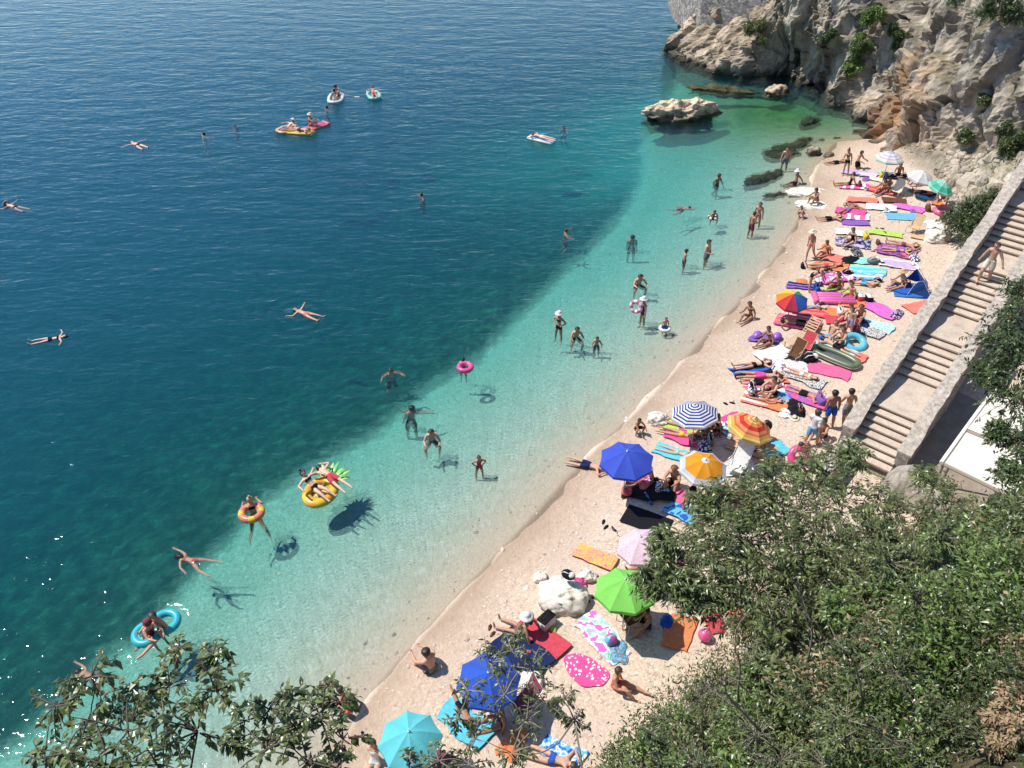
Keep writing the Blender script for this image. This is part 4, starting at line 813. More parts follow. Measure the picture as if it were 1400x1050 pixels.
def body(pn,fem=False):
    key=(pn,fem)
    if key in _body: return _body[key]
    v,r,e,bone,J,ends=skeleton(POSES[pn])
    if fem:
        r=list(r); 
        for i,x in enumerate(r): r[i]=x*.92
        r[0]*=1.12; r[1]*=.90; r[2]*=1.0
    me=bpy.data.meshes.new('skel'); me.from_pydata([tuple(p) for p in v],e,[]); me.update()
    o=bpy.data.objects.new('skel',me); COL.objects.link(o); sk_=o.modifiers.new('s','SKIN'); sk_.use_smooth_shade=True; sk_.branch_smoothing=.6
    for i,d in enumerate(me.skin_vertices[0].data): d.radius=(r[i]*1.12,r[i]*1.12); d.use_root=(i==0)
    sb=o.modifiers.new('u','SUBSURF'); sb.levels=2; sb.render_levels=2
    dg=bpy.context.evaluated_depsgraph_get(); ev=o.evaluated_get(dg); m2=bpy.data.meshes.new_from_object(ev)
    Vv=np.array([q.co[:] for q in m2.vertices]); Ff=[tuple(p.vertices) for p in m2.polygons]
    bpy.data.objects.remove(o); bpy.data.meshes.remove(m2)
    # nearest bone of each vertex; flatten the trunk front to back
    A=np.array([v[a] for a,b in e]); Bb=np.array([v[b] for a,b in e]); ra=np.array([r[a] for a,b in e]); rb=np.array([r[b] for a,b in e])
    def near(P_):
        d=Bb-A; t=np.clip(np.einsum('pbk,bk->pb',P_[:,None]-A[None],d)/np.einsum('bk,bk->b',d,d),0,1)
        q=A[None]+t[...,None]*d[None]; dist=np.linalg.norm(P_[:,None]-q,axis=2)-(ra+(rb-ra)*t); k=dist.argmin(1); return k,t[np.arange(len(P_)),k],q[np.arange(len(P_)),k]
    k,t,q=near(Vv); tr=np.array([b in('sp0','sp1','sp2') for b in bone]); tv=tr[k]
    off=((Vv-q)@J['fr'])
    Vv[tv]-= (off[tv]*.24)[:,None]*J['fr']
    if fem:  # bust
        bc=J['pel']+J['up']*.345+J['fr']*.085
        for s_ in (1,-1):
            c=bc+J['lat']*s_*.068; g=np.exp(-(np.linalg.norm(Vv-c,axis=1)/.065)**2); Vv+=g[:,None]*J['fr']*.045
    S0=((Vv-J['pel'])@J['up'])
    fk,ft,fq=near(np.array([Vv[list(f)].mean(0) for f in Ff])); fb=[bone[i] for i in fk]; fc_=np.array([Vv[list(f)].mean(0) for f in Ff])
    mb=MB(); mb.add(Vv,Ff,0)
    hd,fc,hc=J['hd'],J['fc'],J['head']; sd=un(np.cross(fc,hd))
    mb.tube([hc+fc*.080+hd*.020,hc+fc*.118-hd*.022,hc+fc*.09-hd*.034],[.008,.015,.010],6)       # nose
    for s_ in (1,-1):
        mb.ball(hc+sd*s_*.092-hd*.008-fc*.01,(.012,.018,.03),0,6,5); mb.ball(hc+fc*.088+sd*s_*.034+hd*.012,.012,1,6,4)
    mb.tube([hc+fc*.092-sd*.024-hd*.058,hc+fc*.099-hd*.060,hc+fc*.092+sd*.024-hd*.058],.007,5,2)
    for (pa,ph,db,sg) in ends:
        a,b_=frame_hand(db,J)
        for i,(L,o_) in enumerate(((.070,-.027),(.080,-.009),(.075,.009),(.058,.026))):
            p0=ph-db*.02+a*o_; p1=p0+db*L*.55+a*o_*.12-b_*.004; p2=p1+db*L*.45-b_*.018*(1+.2*i); mb.tube([p0,p1,p2],[.0095,.0085,.006],5)
        p0=pa-a*.022; p1=p0-a*.030+db*.030-b_*.010; mb.tube([p0,p1,p1+db*.030-a*.006-b_*.008],[.012,.010,.007],5)
    bm=mb.mesh('body',[None,DARKEYE,LIP],True) if False else None
    res=dict(J=J,V=Vv,F=Ff,fb=fb,ft=ft,fc=fc_,mb=mb,fem=fem,cache={},S0=((fc_-J['pel'])@J['up']))
    m=mesh_np('person_'+pn,mb.v,mb.f,(),True,mi=mb.m); m.materials.append(None); m.materials.append(DARKEYE); m.materials.append(LIP)
    res['mesh']=m; _body[key]=res; return res
def shell(B,sel,off,name):
    if name in B['cache']: return B['cache'][name]
    Vv=B['V']; f=[B['F'][i] for i in np.where(sel)[0]]
    if not f: return None
    nr=np.zeros_like(Vv)
    for p in B['F']:
        q=Vv[list(p)]; n_=np.cross(q[2]-q[0],q[-1]-q[1]); 
        for i in p: nr[i]+=n_
    nr=nz(nr); ids=sorted({i for p in f for i in p}); mp={j:k for k,j in enumerate(ids)}
    m=mesh_np(name,Vv[ids]+nr[ids]*off,[tuple(mp[i] for i in p) for p in f],(),True); m.materials.append(None)
    B['cache'][name]=m; return m
def wear(B,kind):
    fb=np.array(B['fb']); ft=B['ft']; s=B['S0']; tors=np.isin(fb,('sp0','sp1','sp2')); low=(np.isin(fb,('hip',))|((fb=='sp0')&(s<.07)))
    if kind=='trunks': return [('swim_trunks',low|(fb=='thigh')|((fb=='thigh2')&(ft<.45)),.014)]
    if kind=='briefs': return [('swim_briefs',low|((fb=='thigh')&(ft<.42)),.010)]
    if kind=='bikini': return [('bikini_bottom',low|((fb=='thigh')&(ft<.30)),.008),('bikini_top',tors&(s>.285)&(s<.385),.009)]
    if kind=='onepiece': return [('swimsuit',low|((fb=='thigh')&(ft<.32))|(tors&(s<.40)),.009)]
    if kind=='shirt': return [('shirt',tors|(fb=='shoulder')|((fb=='uarm')&(ft<.9))|((fb=='sp0')),.020),('shorts',low|(fb=='thigh')|((fb=='thigh2')&(ft<.5)),.014)]
    if kind=='dress': return [('dress',tors|low|(fb=='shoulder')|(fb=='thigh')|((fb=='thigh2')&(ft<.6)),.026)]
    return []
def hairmesh(B,style):
    key='hair_'+style
    if key in B['cache']: return B['cache'][key]
    J=B['J']; rel=B['fc']-J['head']; u=rel@J['hd']; w=rel@J['fc']; fb=np.array(B['fb'])
    sel=(fb=='head')&((u>.045)|((w<.02)&(u>-.09)))&~((w>.075)&(u<.07))
    Vv=B['V']; f=[B['F'][i] for i in np.where(sel)[0]]; ids=sorted({i for p in f for i in p}); mp={j:k for k,j in enumerate(ids)}
    c=J['head']; mb=MB(); off=nz(Vv[ids]-c); rg=np.random.default_rng(3)
    mb.add(Vv[ids]+off*(.018+rg.uniform(0,.008,(len(ids),1))),[tuple(mp[i] for i in p) for p in f])
    if style=='long':
        b=c-J['fc']*.085; mb.tube([b+J['hd']*.03,b-J['hd']*.10-J['fc']*.02,b-J['hd']*.20-J['fc']*.035,b-J['hd']*.30-J['fc']*.03],[.07,.085,.07,.03],8,flat=.6)
    if style=='bun': mb.ball(c-J['fc']*.07+J['hd']*.11,.052,0,8,6)
    m=mesh_np(key,mb.v,mb.f,(),True); m.materials.append(None); B['cache'][key]=m; return m
def hatmesh(B,brim=.17):
    key='hat%s'%brim
    if key in B['cache']: return B['cache'][key]
    J=B['J']; c=J['head']+J['hd']*.045; x=un(np.cross(J['hd'],J['fc'])); y=J['fc']; z=J['hd']; n_=18; mb=MB(); rings=[(.0,.125),(.07,.12),(.105,.075),(.108,.06),(brim*.8,-.004),(brim*1.12,-.02),(brim*1.10,-.03)]
    V=[c+z*h+(x*math.cos(2*math.pi*k/n_)+y*math.sin(2*math.pi*k/n_))*r_ for r_,h in rings for k in range(n_)]
    Fs=[(i*n_+k,i*n_+(k+1)%n_,(i+1)*n_+(k+1)%n_,(i+1)*n_+k) for i in range(len(rings)-1) for k in range(n_)]
    mb.add(V,Fs); m=mesh_np(key,mb.v,mb.f,(),True); m.materials.append(None); B['cache'][key]=m; return m
def skinmat(i):
    c=[(.66,.42,.31),(.56,.32,.215),(.46,.245,.155),(.35,.175,.105),(.24,.115,.07)][i]
    k=('skin',i)
    if k not in _mc:
        n=NT('skin_%d'%i); f=n.noise(7,3,vec=n.obj()); n.base(n.mix(n.mapr(f,.3,.7),[x*.86 for x in c],[min(1,x*1.08) for x in c]),.5,.35); _mc[k]=n.m
    return _mc[k]
HAIRC={'k':(.018,.013,.010),'b':(.055,.032,.018),'n':(.12,.07,.035),'l':(.42,.29,.13),'g':(.32,.31,.30)}
def hairmat(c):
    k=('hair',c)
    if k not in _mc: n=NT('hair_'+c); n.base(HAIRC[c],.5,.4); _mc[k]=n.m
    return _mc[k]
def setm(o,i,m):
    o.material_slots[i].link='OBJECT'; o.material_slots[i].material=m
CC={'black':'1a1a1f','navy':'1d2b56','blue':'2f62c4','red':'d22c3c','pink':'f0568c','orange':'f2773a','teal':'1f9c93','white':'f2f0ec','grey':'84868c','yellow':'f4cf3c','green':'3c9c4a','purple':'7a4ab0','lilac':'c9a8e0','cyan':'4cc8e6','magenta':'e05cc8','brown':'6e4a34','lime':'b8dc4a','tan':'d8b890','maroon':'7c2034','sky':'5ab4ea','cream':'f0e4cc','mint':'8fe0c8','coral':'f5705a','hotpink':'f2388a'}
for k_ in ('red','pink','magenta','purple','orange','coral','hotpink','lilac','maroon','cyan','sky','mint','lime','teal'):
    v_=CC[k_]; CC[k_]=''.join('%02x'%int(int(v_[i:i+2],16)*.80+.20*220) for i in (0,2,4))
def pmat(c):
    """colour word, or stripes / dots written as a-b"""
    if '/' in c:
        if c not in _mc:
            a,b=c.split('/'); n=NT('printed_'+a+'_'+b); f=n.noise(13,2,.5,n.obj()); col=n.mix(n.math('GREATER_THAN',f,.5),[x*ALB for x in lin(CC[a])],[x*ALB for x in lin(CC[b])]); n.base(col,.8,.2); _mc[c]=n.m
        return _mc[c]
    return cloth(CC[c])
def place(o,loc,d=None,tilt=True,zoff=0.0,scale=1.0,nrm=None,roll=0.0):
    """d: ground direction the thing's own +Y points to"""
    yaw=0 if d is None else math.atan2(-d[0],d[1])
    M=Matrix.Rotation(yaw,4,'Z')
    if tilt:
        nn=nrm if nrm is not None else gnormal(loc[0],loc[1]); M=Vector((0,0,1)).rotation_difference(Vector(nn)).to_matrix().to_4x4()@M
    o.matrix_world=Matrix.Translation(Vector((loc[0],loc[1],loc[2]+zoff)))@M@Matrix.Rotation(roll,4,'Y')@Matrix.Scale(scale,4)
def gdir(px,py,dx,dy,z=None):
    a=G(px,py) if z is None else P(px,py,z); b=G(px+dx,py+dy) if z is None else P(px+dx,py+dy,z); v=b-a; return v[:2]/np.linalg.norm(v[:2])
NP=[0]
def person(pn,loc,d,label,suit='trunks',col='black',skin=2,hair='k',style='short',scale=1.0,hat=None,tilt=True,zoff=0.0,group='people on the beach',fem=None,col2=None,nrm=None):
    fem=fem if fem is not None else suit in('bikini','onepiece','dress')
    B=body(pn,fem); o=link('person',B['mesh'],label=label,cat='person',group=group); setm(o,0,skinmat(skin))
    h=link('hair',hairmesh(B,style),o); setm(h,0,hairmat(hair))
    for i,(nm,sel,off) in enumerate(wear(B,suit)):
        m=shell(B,sel,off,nm)
        if m: c=link(nm,m,o); setm(c,0,pmat(col2 if (i and col2) else col))
    if hat: c=link('hat',hatmesh(B,.19 if hat in('cream','white','tan') else .13),o); setm(c,0,pmat(hat))
    place(o,loc,d,tilt,zoff,scale,nrm); wf=random.uniform(.93,1.06) if fem else random.uniform(.95,1.20); o.matrix_world=o.matrix_world@Matrix.Diagonal((wf,wf if pn in('stand','stand_b','walk','akimbo','reach','wade','walkdown','sitk','sitr','sitx') else 1,1,1)); NP[0]+=1; return o
def lying(pn,head,feet,label,suit='trunks',col='black',skin=2,hair='k',style='short',zoff=.03,water=None,**k):
    """head and feet as picture points"""
    a=G(*head) if water is None else P(*head,water); b=G(*feet) if water is None else P(*feet,water)
    v=a-b; L=np.linalg.norm(v[:2]); sc=min(1.06,max(.80,L/1.66)); d=v[:2]/L
    c=b+(a-b)*.53
    if water is None: c[2]=gz(c[0],c[1])
    return person(pn,c,d,label,suit,col,skin,hair,style,scale=sc,zoff=zoff,tilt=water is None,**k)
def sitting(pn,px,py,face,label,suit='trunks',col='black',skin=2,hair='k',style='short',zoff=.02,**k):
    g=G(px,py); return person(pn,g,gdir(px,py,*face),label,suit,col,skin,hair,style,zoff=zoff,**k)
WG='people in the water'
def wader(pn,px,py,face,label,suit='trunks',col='black',skin=2,hair='k',style='short',scale=1.0,depth=None,**k):
    """px,py: where the body meets the water"""
    p=P(px,py,0); zb=gz(p[0],p[1]) if depth is None else -depth
    return person(pn,(p[0],p[1],zb),gdir(px,py,*face,z=0),label,suit,col,skin,hair,style,scale=scale,tilt=False,group=WG,**k)
# ------------------------------------------------------------------ in the water
def swimmer(pn,px,py,face,label,suit='trunks',col='black',skin=1,hair='k',style='short',z=0.0,scale=1.0,**k):
    z=z-.12; p=P(px,py,0); return person(pn,(p[0],p[1],z),gdir(px,py,*face,z=0),label,suit,col,skin,hair,style,scale=scale,tilt=False,group=WG,**k)
lying('float',(179,194),(199,203),'swimmer floating on the back in the open sea at upper left','briefs','black',0,water=.0,zoff=-.05,group=WG)
swimmer('tread',277,184,(1,-.3),'swimmer with pale shoulders in the open sea, left of the lone dark head','onepiece','white',0,'k',z=.12)
swimmer('tread',323,171,(-1,0),'lone dark haired head in the open sea between the pale swimmer and the raft','trunks','black',2,'k')
swimmer('tread',445,147,(1,-.2),'dark haired swimmer left of the white inflatable with the paddle','trunks','black',2,'k',z=.1)
swimmer('tread',578,265,(-1,.2),'swimmer splashing alone in mid sea above the dark drop-off','trunks','black',1,'k',z=.06)
swimmer('tread',772,172,(-1,.4),'swimmer beyond the pale air mattress near the headland','trunks','black',2,'k')
swimmer('tread',772,315,(1,0),'swimmer chest high at the dark edge beyond the waders','trunks','black',1,'b',z=.1)
swimmer('tread',533,504,(.4,.8),'swimmer alone over the dark weed left of the pink ring','trunks','black',1,'k',z=.05)
lying('floatx',(5,278),(38,287),'swimmer on the back at the left edge with white cap and black fins','briefs','black',0,hat='white',water=0,zoff=-.10,group=WG)
lying('float',(92,459),(43,468),'woman in black bikini floating on her back with arms spread','bikini','black',0,'k',style='bun',water=0,zoff=-.04,group=WG)
lying('floatx',(401,423),(438,435),'swimmer on the back in orange swimwear inside spreading ripples','briefs','coral',1,'b',water=0,zoff=-.05,group=WG)
wader('stand',633,497,(.3,-1),'dark haired girl seen from behind wearing the pink ring','onepiece','pink',1,'k',style='long',scale=.8,depth=1.05)
wader('reach',560,557,(.1,-1),'man in black trunks seen from behind stretching one arm over the water','trunks','black',1,'k')
wader('crouch',590,597,(.1,1),'man crouched chest deep in the shallows with rippled water around him','trunks','grey',1,'k',depth=.62)
wader('akimbo',655,637,(.3,1),'child in red swimwear standing hands on hips in the shallows','onepiece','red',2,'b',style='long',scale=.72)
wader('stand',865,323,(.2,-1),'man with black trunks seen from behind, thigh deep, farthest left of the waders','trunks','black',1,'k')
wader('crouch',873,386,(.6,.8),'man crouching waist deep in the middle of the turquoise shallows','trunks','navy',1,'k',depth=.58)
wader('stand_b',879,432,(-1,.2),'woman in white cap carrying a pale pink ring through the shallows','onepiece','navy',2,'b',hat='white')
wader('stand',909,449,(.2,1),'small child inside a white ring in the shallows','trunks','blue',1,'n',scale=.62,depth=.42)
wader('akimbo',764,451,(-.8,.6),'woman in white cap standing hands on hips in waist deep water','bikini','black',2,'l',hat='white',depth=.72)
wader('crouch',788,456,(.3,1),'man with bare shoulders above the water next to the woman in the white cap','trunks','black',1,'k',depth=.66)
wader('wade',816,468,(.1,1),'child wading with bent arms right of the bare shouldered man','trunks','navy',2,'k',scale=.72)
wader('stand',936,354,(.9,.1),'boy in dark trunks standing left of the taller man in the shallows','trunks','navy',2,'k',scale=.88)
wader('stand_b',966,351,(.9,.3),'tall man in blue grey trunks standing right of the boy','trunks','grey',1,'k',scale=1.02)
lying('swim',(942,283),(922,288),'swimmer in maroon trunks stretched out heading towards the shore','trunks','maroon',1,'k',water=0,zoff=-.04,group=WG)
wader('crouch',975,297,(.5,.9),'child with black and white swim ring right of the stretched out swimmer','trunks','black',2,'k',scale=.7,depth=.3)
wader('walk',981,246,(.9,.4),'man walking knee deep near the long dark weedy rock','trunks','black',3,'k')
wader('stand',1035,304,(-.6,.8),'woman standing ankle deep, right one of two close together','bikini','coral',2,'k')
wader('stand_b',1026,317,(.9,-.2),'man standing ankle deep, left one of two close together','trunks','maroon',2,'k')
wader('stand',1072,227,(-.2,1),'man in grey trunks standing in the shallows among the weedy rocks','trunks','grey',1,'k')
lying('swim',(238,757),(292,771),'snorkeller in orange bikini face down at the dark edge','bikini','coral',0,'k',style='long',water=0,zoff=-.10,group=WG)
lying('swim',(104,916),(150,930),'swimmer half hidden behind the corner tree','trunks','grey',1,'b',water=0,zoff=-.10,group=WG)
# ------------------------------------------------------------------ floats
def vring(name,p,R1,r,cols,label,group='swim rings',sq=1.0,d=None,tilt=0.0,handles=False):
    """inflatable ring: tube, welded seam and valve"""
    root=MB(); root.torus((0,0,0),R1,r,0,36,12)
    if len(cols)>1: root.m=[ (int(i//12)//3)%len(cols) for i in range(len(root.f))]
    o=link(name,root.mesh(name,[plastic(CC[c]) for c in cols],True),label=label,cat='swim ring',group=group)
    b=MB(); b.torus((0,0,0),R1-r*1.0,.006,0,36,4); link('seam',b.mesh('seam',[plastic(CC['white'])],True),o)
    b=MB(); b.tube([(R1*.8,0,r*.7),(R1*.78,0,r*1.05)],.018,8); link('valve',b.mesh('valve',[plastic(CC['white'])],True),o)
    place(o,p,d,False); 
    if tilt: o.matrix_world=o.matrix_world@Matrix.Rotation(tilt,4,'X')
    return o
def wz(px,py,z=.06): q=P(px,py,z); return (q[0],q[1],z)
vring('swim_ring',wz(636,502,.10),.27,.11,['hotpink'],'bright pink ring round the waist of the girl in the shallows')
p=P(871,420,.75); vring('swim_ring',(p[0]-.05,p[1],.78),.24,.09,['pink','white'],'pale pink ring carried under the arm of the woman in the white cap',tilt=1.2,d=(.5,1))
vring('swim_ring',wz(909,449,.06),.22,.08,['white'],'white ring round the small child in the shallows')
vring('swim_ring',wz(975,297,.05),.24,.08,['black','white'],'black and white ring round the child near the two bathers')
vring('swim_ring',wz(344,701,.10),.34,.13,['yellow','orange','coral'],'yellow and orange doughnut ring with a woman leaning in it')
p=P(345,703,0); person('ringlegs',(p[0]+.02,p[1]+.10,-.22),gdir(345,703,-.35,-1,z=0),'woman leaning in the doughnut ring with black fins trailing behind','bikini','black',2,'l',style='bun',tilt=False,group=WG)
# pineapple raft
def airbed(name,p,d,L,Wd,n_,cols,label,cat='air mattress',pillow=True,h=.085,tilt=False,z=0.0,extra=None):
    root=bpy.data.objects.new(name,None); COL.objects.link(root); root['label']=label; root['category']=cat; root['group']='air mattresses'
    r=Wd/(2*n_)
    b=MB()
    for i in range(n_):
        x=-Wd/2+r+2*r*i; b.tube([(x,-L/2,0),(x,-L/2+.06,0),(x,L/2-.06,0),(x,L/2,0)],[r*.4,r*1.06,r*1.06,r*.4],10,i%len(cols),flat=h/r)
    link('tubes',b.mesh('tubes',[plastic(CC[c]) for c in cols],True),root)
    if pillow:
        b=MB(); b.tube([(-Wd/2,L/2-.13,h*.8),(-Wd*.42,L/2-.13,h*.9),(Wd*.42,L/2-.13,h*.9),(Wd/2,L/2-.13,h*.8)],[.05,.12,.12,.05],10,flat=.55); link('pillow',b.mesh('pillow',[plastic(CC[cols[0]])],True),root)
    b=MB(); b.tube([(-Wd/2,-L/2,0),(Wd/2,-L/2,0)],.03,8); b.tube([(-Wd/2,L/2,0),(Wd/2,L/2,0)],.03,8); link('end_seam',b.mesh('end_seam',[plastic(CC[cols[-1]])],True),root)
    place(root,p,d,tilt,z); return root
def seat_on(pn,p,dz,d,label,*a,**k): return person(pn,(p[0],p[1],dz),d,label,*a,tilt=False,group=WG,**k)
c=P(440,668,.05); d=gdir(440,668,18,-24,z=0)
root=bpy.data.objects.new('pineapple_raft',None); COL.objects.link(root); root['label']='yellow pineapple raft with green leafy top carrying two people'; root['category']='raft'
b=MB(); b.torus((0,-.1,0),.46,.17,0,40,12,sq=1.25); b.m=[(int(i//12)//4)%2 for i in range(len(b.f))]; link('tube',b.mesh('tube',[plastic(CC['yellow']),plastic('f7b23a')],True),root)
b=MB(); b.ball((0,-.1,-.02),(.42,.5,.06),0,20,8); link('floor',b.mesh('floor',[plastic('f8dc7a')],True),root)
for i in range(11):
    a=-1.35+2.7*i/10; L=.55+.18*math.cos(a*1.3); b=MB(); x0=.20*math.sin(a); q=[np.array([x0,.55,.04]),np.array([x0+math.sin(a)*L*.5,.62+math.cos(a)*L*.55,.10+.07*(i%2)]),np.array([x0+math.sin(a)*L,.60+math.cos(a)*L,.05+.1*(i%3)])]
    b.tube(q,[.09,.10,.012],8,flat=.35); link('leaf',b.mesh('leaf',[plastic('7fdc7a' if i%2 else 'c6ee8a')],True),root)
place(root,(c[0],c[1],-.03),d,False)
sd_=np.array([d[1],-d[0]])
seat_on('lounge',(c[0]-.22*d[0]-.12*sd_[0],c[1]-.22*d[1]-.12*sd_[1]),.20,gdir(433,660,-24,-14,z=0),'woman in black bikini reclining on the pineapple raft','bikini','black',0,'k',style='bun')
q=P(452,655,.2); seat_on('prone',(q[0],q[1]),.24,gdir(452,655,-16,-12,z=0),'man in red trunks lying face down across the pineapple raft','trunks','red',0,'k')
# double ring
c1_=P(201,866,.05); c2_=P(226,850,.05)
root=bpy.data.objects.new('double_ring',None); COL.objects.link(root); root['label']='clear turquoise double ring holding two people near the corner tree'; root['category']='swim ring'; m_=(c1_+c2_)/2
for cc in (c1_,c2_):
    b=MB(); b.torus((cc[0]-m_[0],cc[1]-m_[1],0),.35,.125,0,32,10); link('tube',b.mesh('tube',[plastic('38c2d2')],True),root)
b=MB(); b.torus((c1_[0]-m_[0],c1_[1]-m_[1],.02),.25,.05,0,28,8); link('backrest',b.mesh('backrest',[plastic('8fe4ea')],True),root)
root.location=(m_[0],m_[1],.03)
q=P(220,855,.1); seat_on('sitr',(q[0],q[1]),-.08,gdir(220,855,-10,10,z=0),'man in teal trunks sitting in the far half of the double ring','trunks','teal',1,'k')
q=P(206,866,.1); seat_on('sitk',(q[0],q[1]),-.10,gdir(206,866,10,8,z=0),'companion with red cap sitting in the near half of the double ring','onepiece','maroon',1,'b',hat='maroon')
# open sea floats
def boat(name,p,d,L,Wd,cols,label,cat='inflatable boat'):
    root=bpy.data.objects.new(name,None); COL.objects.link(root); root['label']=label; root['category']=cat; root['group']='inflatable boats'
    b=MB(); b.torus((0,0,0),Wd/2-.1,.13,0,36,10,sq=1)
    V=np.array(b.v); s_=np.sign(V[:,1])*np.clip(np.abs(V[:,1])/.25,0,1)*(L-Wd)/2; V[:,1]+=s_; b.v=[tuple(q) for q in V]
    link('hull_tube',b.mesh('hull_tube',[plastic(CC[cols[0]])],True),root)
    b=MB(); b.box((0,0,-.06),(Wd-.2,L-.35,.05),0,bev=.02); link('floor',b.mesh('floor',[plastic(CC[cols[1]])],True),root)
    b=MB()
    for s_ in (1,-1): b.tube([(s_*Wd/2,-.3,.08),(s_*(Wd/2+.04),0,.12),(s_*Wd/2,.3,.08)],.012,5)
    link('grab_rope',b.mesh('grab_rope',[plastic(CC['white'])],True),root)
    place(root,p,d,False); return root
p=wz(459,134,.08); d=gdir(459,134,3,-10,z=0); boat('inflatable_boat',p,d,2.3,1.2,['white','grey'],'white inflatable boat with two people and a paddle in the open sea')
seat_on('sitk',(p[0]+d[0]*.45,p[1]+d[1]*.45),.02,d,'person in the front of the white inflatable boat','trunks','black',1,'k')
seat_on('sitk',(p[0]-d[0]*.45,p[1]-d[1]*.45),.02,d,'person in the back of the white inflatable boat','onepiece','white',1,'k')
b=MB(); b.tube([(0,0,0),(1.1,.1,-.25)],.015,6); b.ball((1.3,.12,-.29),(.24,.10,.02),0,10,5); o=link('paddle',b.mesh('paddle',[plastic(CC['white'])],True),label='white paddle held out from the white inflatable boat',cat='paddle'); o.location=(p[0]+.3,p[1]+.2,.36)
p=wz(511,130,.08); d=gdir(511,130,-5,-10,z=0); boat('inflatable_boat',p,d,2.0,1.05,['mint','sky'],'pale turquoise inflatable boat with one person, right of the white one')
seat_on('lounge',(p[0],p[1]),.08,d,'person in red sitting in the pale turquoise boat','trunks','red',1,'k')
p=wz(393,177,.07); d=gdir(393,177,10,-3,z=0); boat('inflatable_boat',p,d,1.7,1.2,['tan','orange'],'tan inflatable boat at the left of the raft cluster')
seat_on('lounge',(p[0],p[1]),.08,d,'person lying in the tan inflatable boat','trunks','grey',0,'k',hat='white')
p=wz(411,181,.06); airbed('air_mattress',p,gdir(411,181,14,1,z=0),1.9,.75,5,['yellow','cream'],'yellow air mattress between the tan boat and the pink mattress')
seat_on('prone',(p[0],p[1]),.17,gdir(411,181,14,1,z=0),'person lying face down on the yellow air mattress','briefs','maroon',1,'k')
p=wz(433,173,.06); airbed('air_mattress',p,gdir(433,173,12,-4,z=0),1.9,.8,4,['pink','coral'],'pink air mattress at the right of the raft cluster')
seat_on('sitk',(p[0]-.45,p[1]),.12,gdir(433,173,10,1,z=0),'person with white hat sitting on the pink air mattress','onepiece','red',1,'k',hat='cream')
p=wz(740,191,.06); d=gdir(740,191,-16,-4,z=0); airbed('air_mattress',p,d,1.95,.75,5,['white','sky'],'white and blue air mattress drifting alone off the headland')
seat_on('prone',(p[0],p[1]),.17,d,'person lying face down on the white and blue air mattress','briefs','white',0,'k')
# ------------------------------------------------------------------ beach things
def patmat(key,fn):
    if key not in _mc:
        n=NT('fabric_'+key); uv=n.new('ShaderNodeTexCoord').outputs['UV']; s_=n.new('ShaderNodeSeparateXYZ'); n.l(uv,s_.inputs[0]); c=fn(n,uv,s_.outputs[0],s_.outputs[1])
        n.base(c,.85,.2,n.bump(n.noise(16,3,vec=n.obj()),.3,.02)); _mc[key]=n.m
    return _mc[key]
def C(w): return [x*ALB for x in lin(CC.get(w,w))]
def towelmat(spec):
    """'red' | 'stripe:a,b,c' along the length | 'cross:a,b' | 'dots:a,b' | 'edge:a,b' | 'zebra:a,b' """
    if ':' not in spec: return cloth(CC[spec])
    k,cs=spec.split(':'); cs=cs.split(',')
    def fn(n,uv,u,v):
        if k in('stripe','cross'):
            m=n.math('FRACT',n.math('MULTIPLY',u if k=='stripe' else v,{'stripe':2.0,'cross':3.0}[k])); return n.ramp(m,[(i/len(cs),C(c)) for i,c in enumerate(cs)],'CONSTANT')
        if k=='bands': return n.ramp(v,[(i/len(cs),C(c)) for i,c in enumerate(cs)],'CONSTANT')
        if k=='dots': return n.mix(n.math('LESS_THAN',n.voro(7,vec=n.scalev(uv,(1,1.9,1))),.33),C(cs[0]),C(cs[1]))
        if k=='zebra': 
            f=n.noise(6,2,.5,n.scalev(uv,(1,2.2,1)),1.5); return n.mix(n.math('GREATER_THAN',n.math('FRACT',n.math('MULTIPLY',f,5)),.55),C(cs[0]),C(cs[1]))
        if k=='edge':
            a=n.math('MINIMUM',n.math('MINIMUM',u,n.math('SUBTRACT',1,u)),n.math('MULTIPLY',n.math('MINIMUM',v,n.math('SUBTRACT',1,v)),1.8)); return n.mix(n.math('GREATER_THAN',a,.10),C(cs[1]),C(cs[0]))
        if k=='blotch':
            f=n.noise(3,2,.5,n.scalev(uv,(1,1.8,1))); return n.ramp(f,[(0,C(cs[0])),(.43,C(cs[1])),(.52,C(cs[2%len(cs)])),(.60,C(cs[3%len(cs)]))],'CONSTANT')
    return patmat(spec,fn)
def sheet(w,l,seed,wr=.02,nx_=16,ny_=26,ragged=.05,leaf=False,fold=0.0):
    rg=np.random.default_rng(seed); u,v=np.meshgrid(np.linspace(0,1,nx_+1),np.linspace(0,1,ny_+1)); u=u.ravel();v=v.ravel()
    x=(u-.5)*w; y=(v-.5)*l; 
    if leaf: x=x*np.sin(np.pi*np.clip(v*.96+.02,0,1))**.6
    q=np.stack([x*3+seed,y*3,0*x],1); x=x+(fbm(q*.6,2,seed%97)-.5)*ragged*3; y=y+(fbm(q*.6+9,2,seed%89)-.5)*ragged*3
    z=.012+wr*(ridge(q*.8,4,seed%83))*1.5+wr*.8*(fbm(q*2.2,2,seed%79)-.3)
    if fold: z=z+fold*np.exp(-((u-.5-.3*np.sin(v*5+seed))/.12)**2)
    top=np.stack([x,y,z],1); bot=np.stack([x,y,z-.010],1); k=(nx_+1)*(ny_+1)
    i=(np.arange(ny_)[:,None]*(nx_+1)+np.arange(nx_)).ravel(); Ft=np.stack([i,i+1,i+nx_+2,i+nx_+1],1); Fb=np.stack([i+k,i+k+nx_+1,i+k+nx_+2,i+k+1],1)
    return np.concatenate([top,bot]),np.concatenate([Ft,Fb]),np.concatenate([np.stack([u,v],1)]*2)
SEED=[1000]
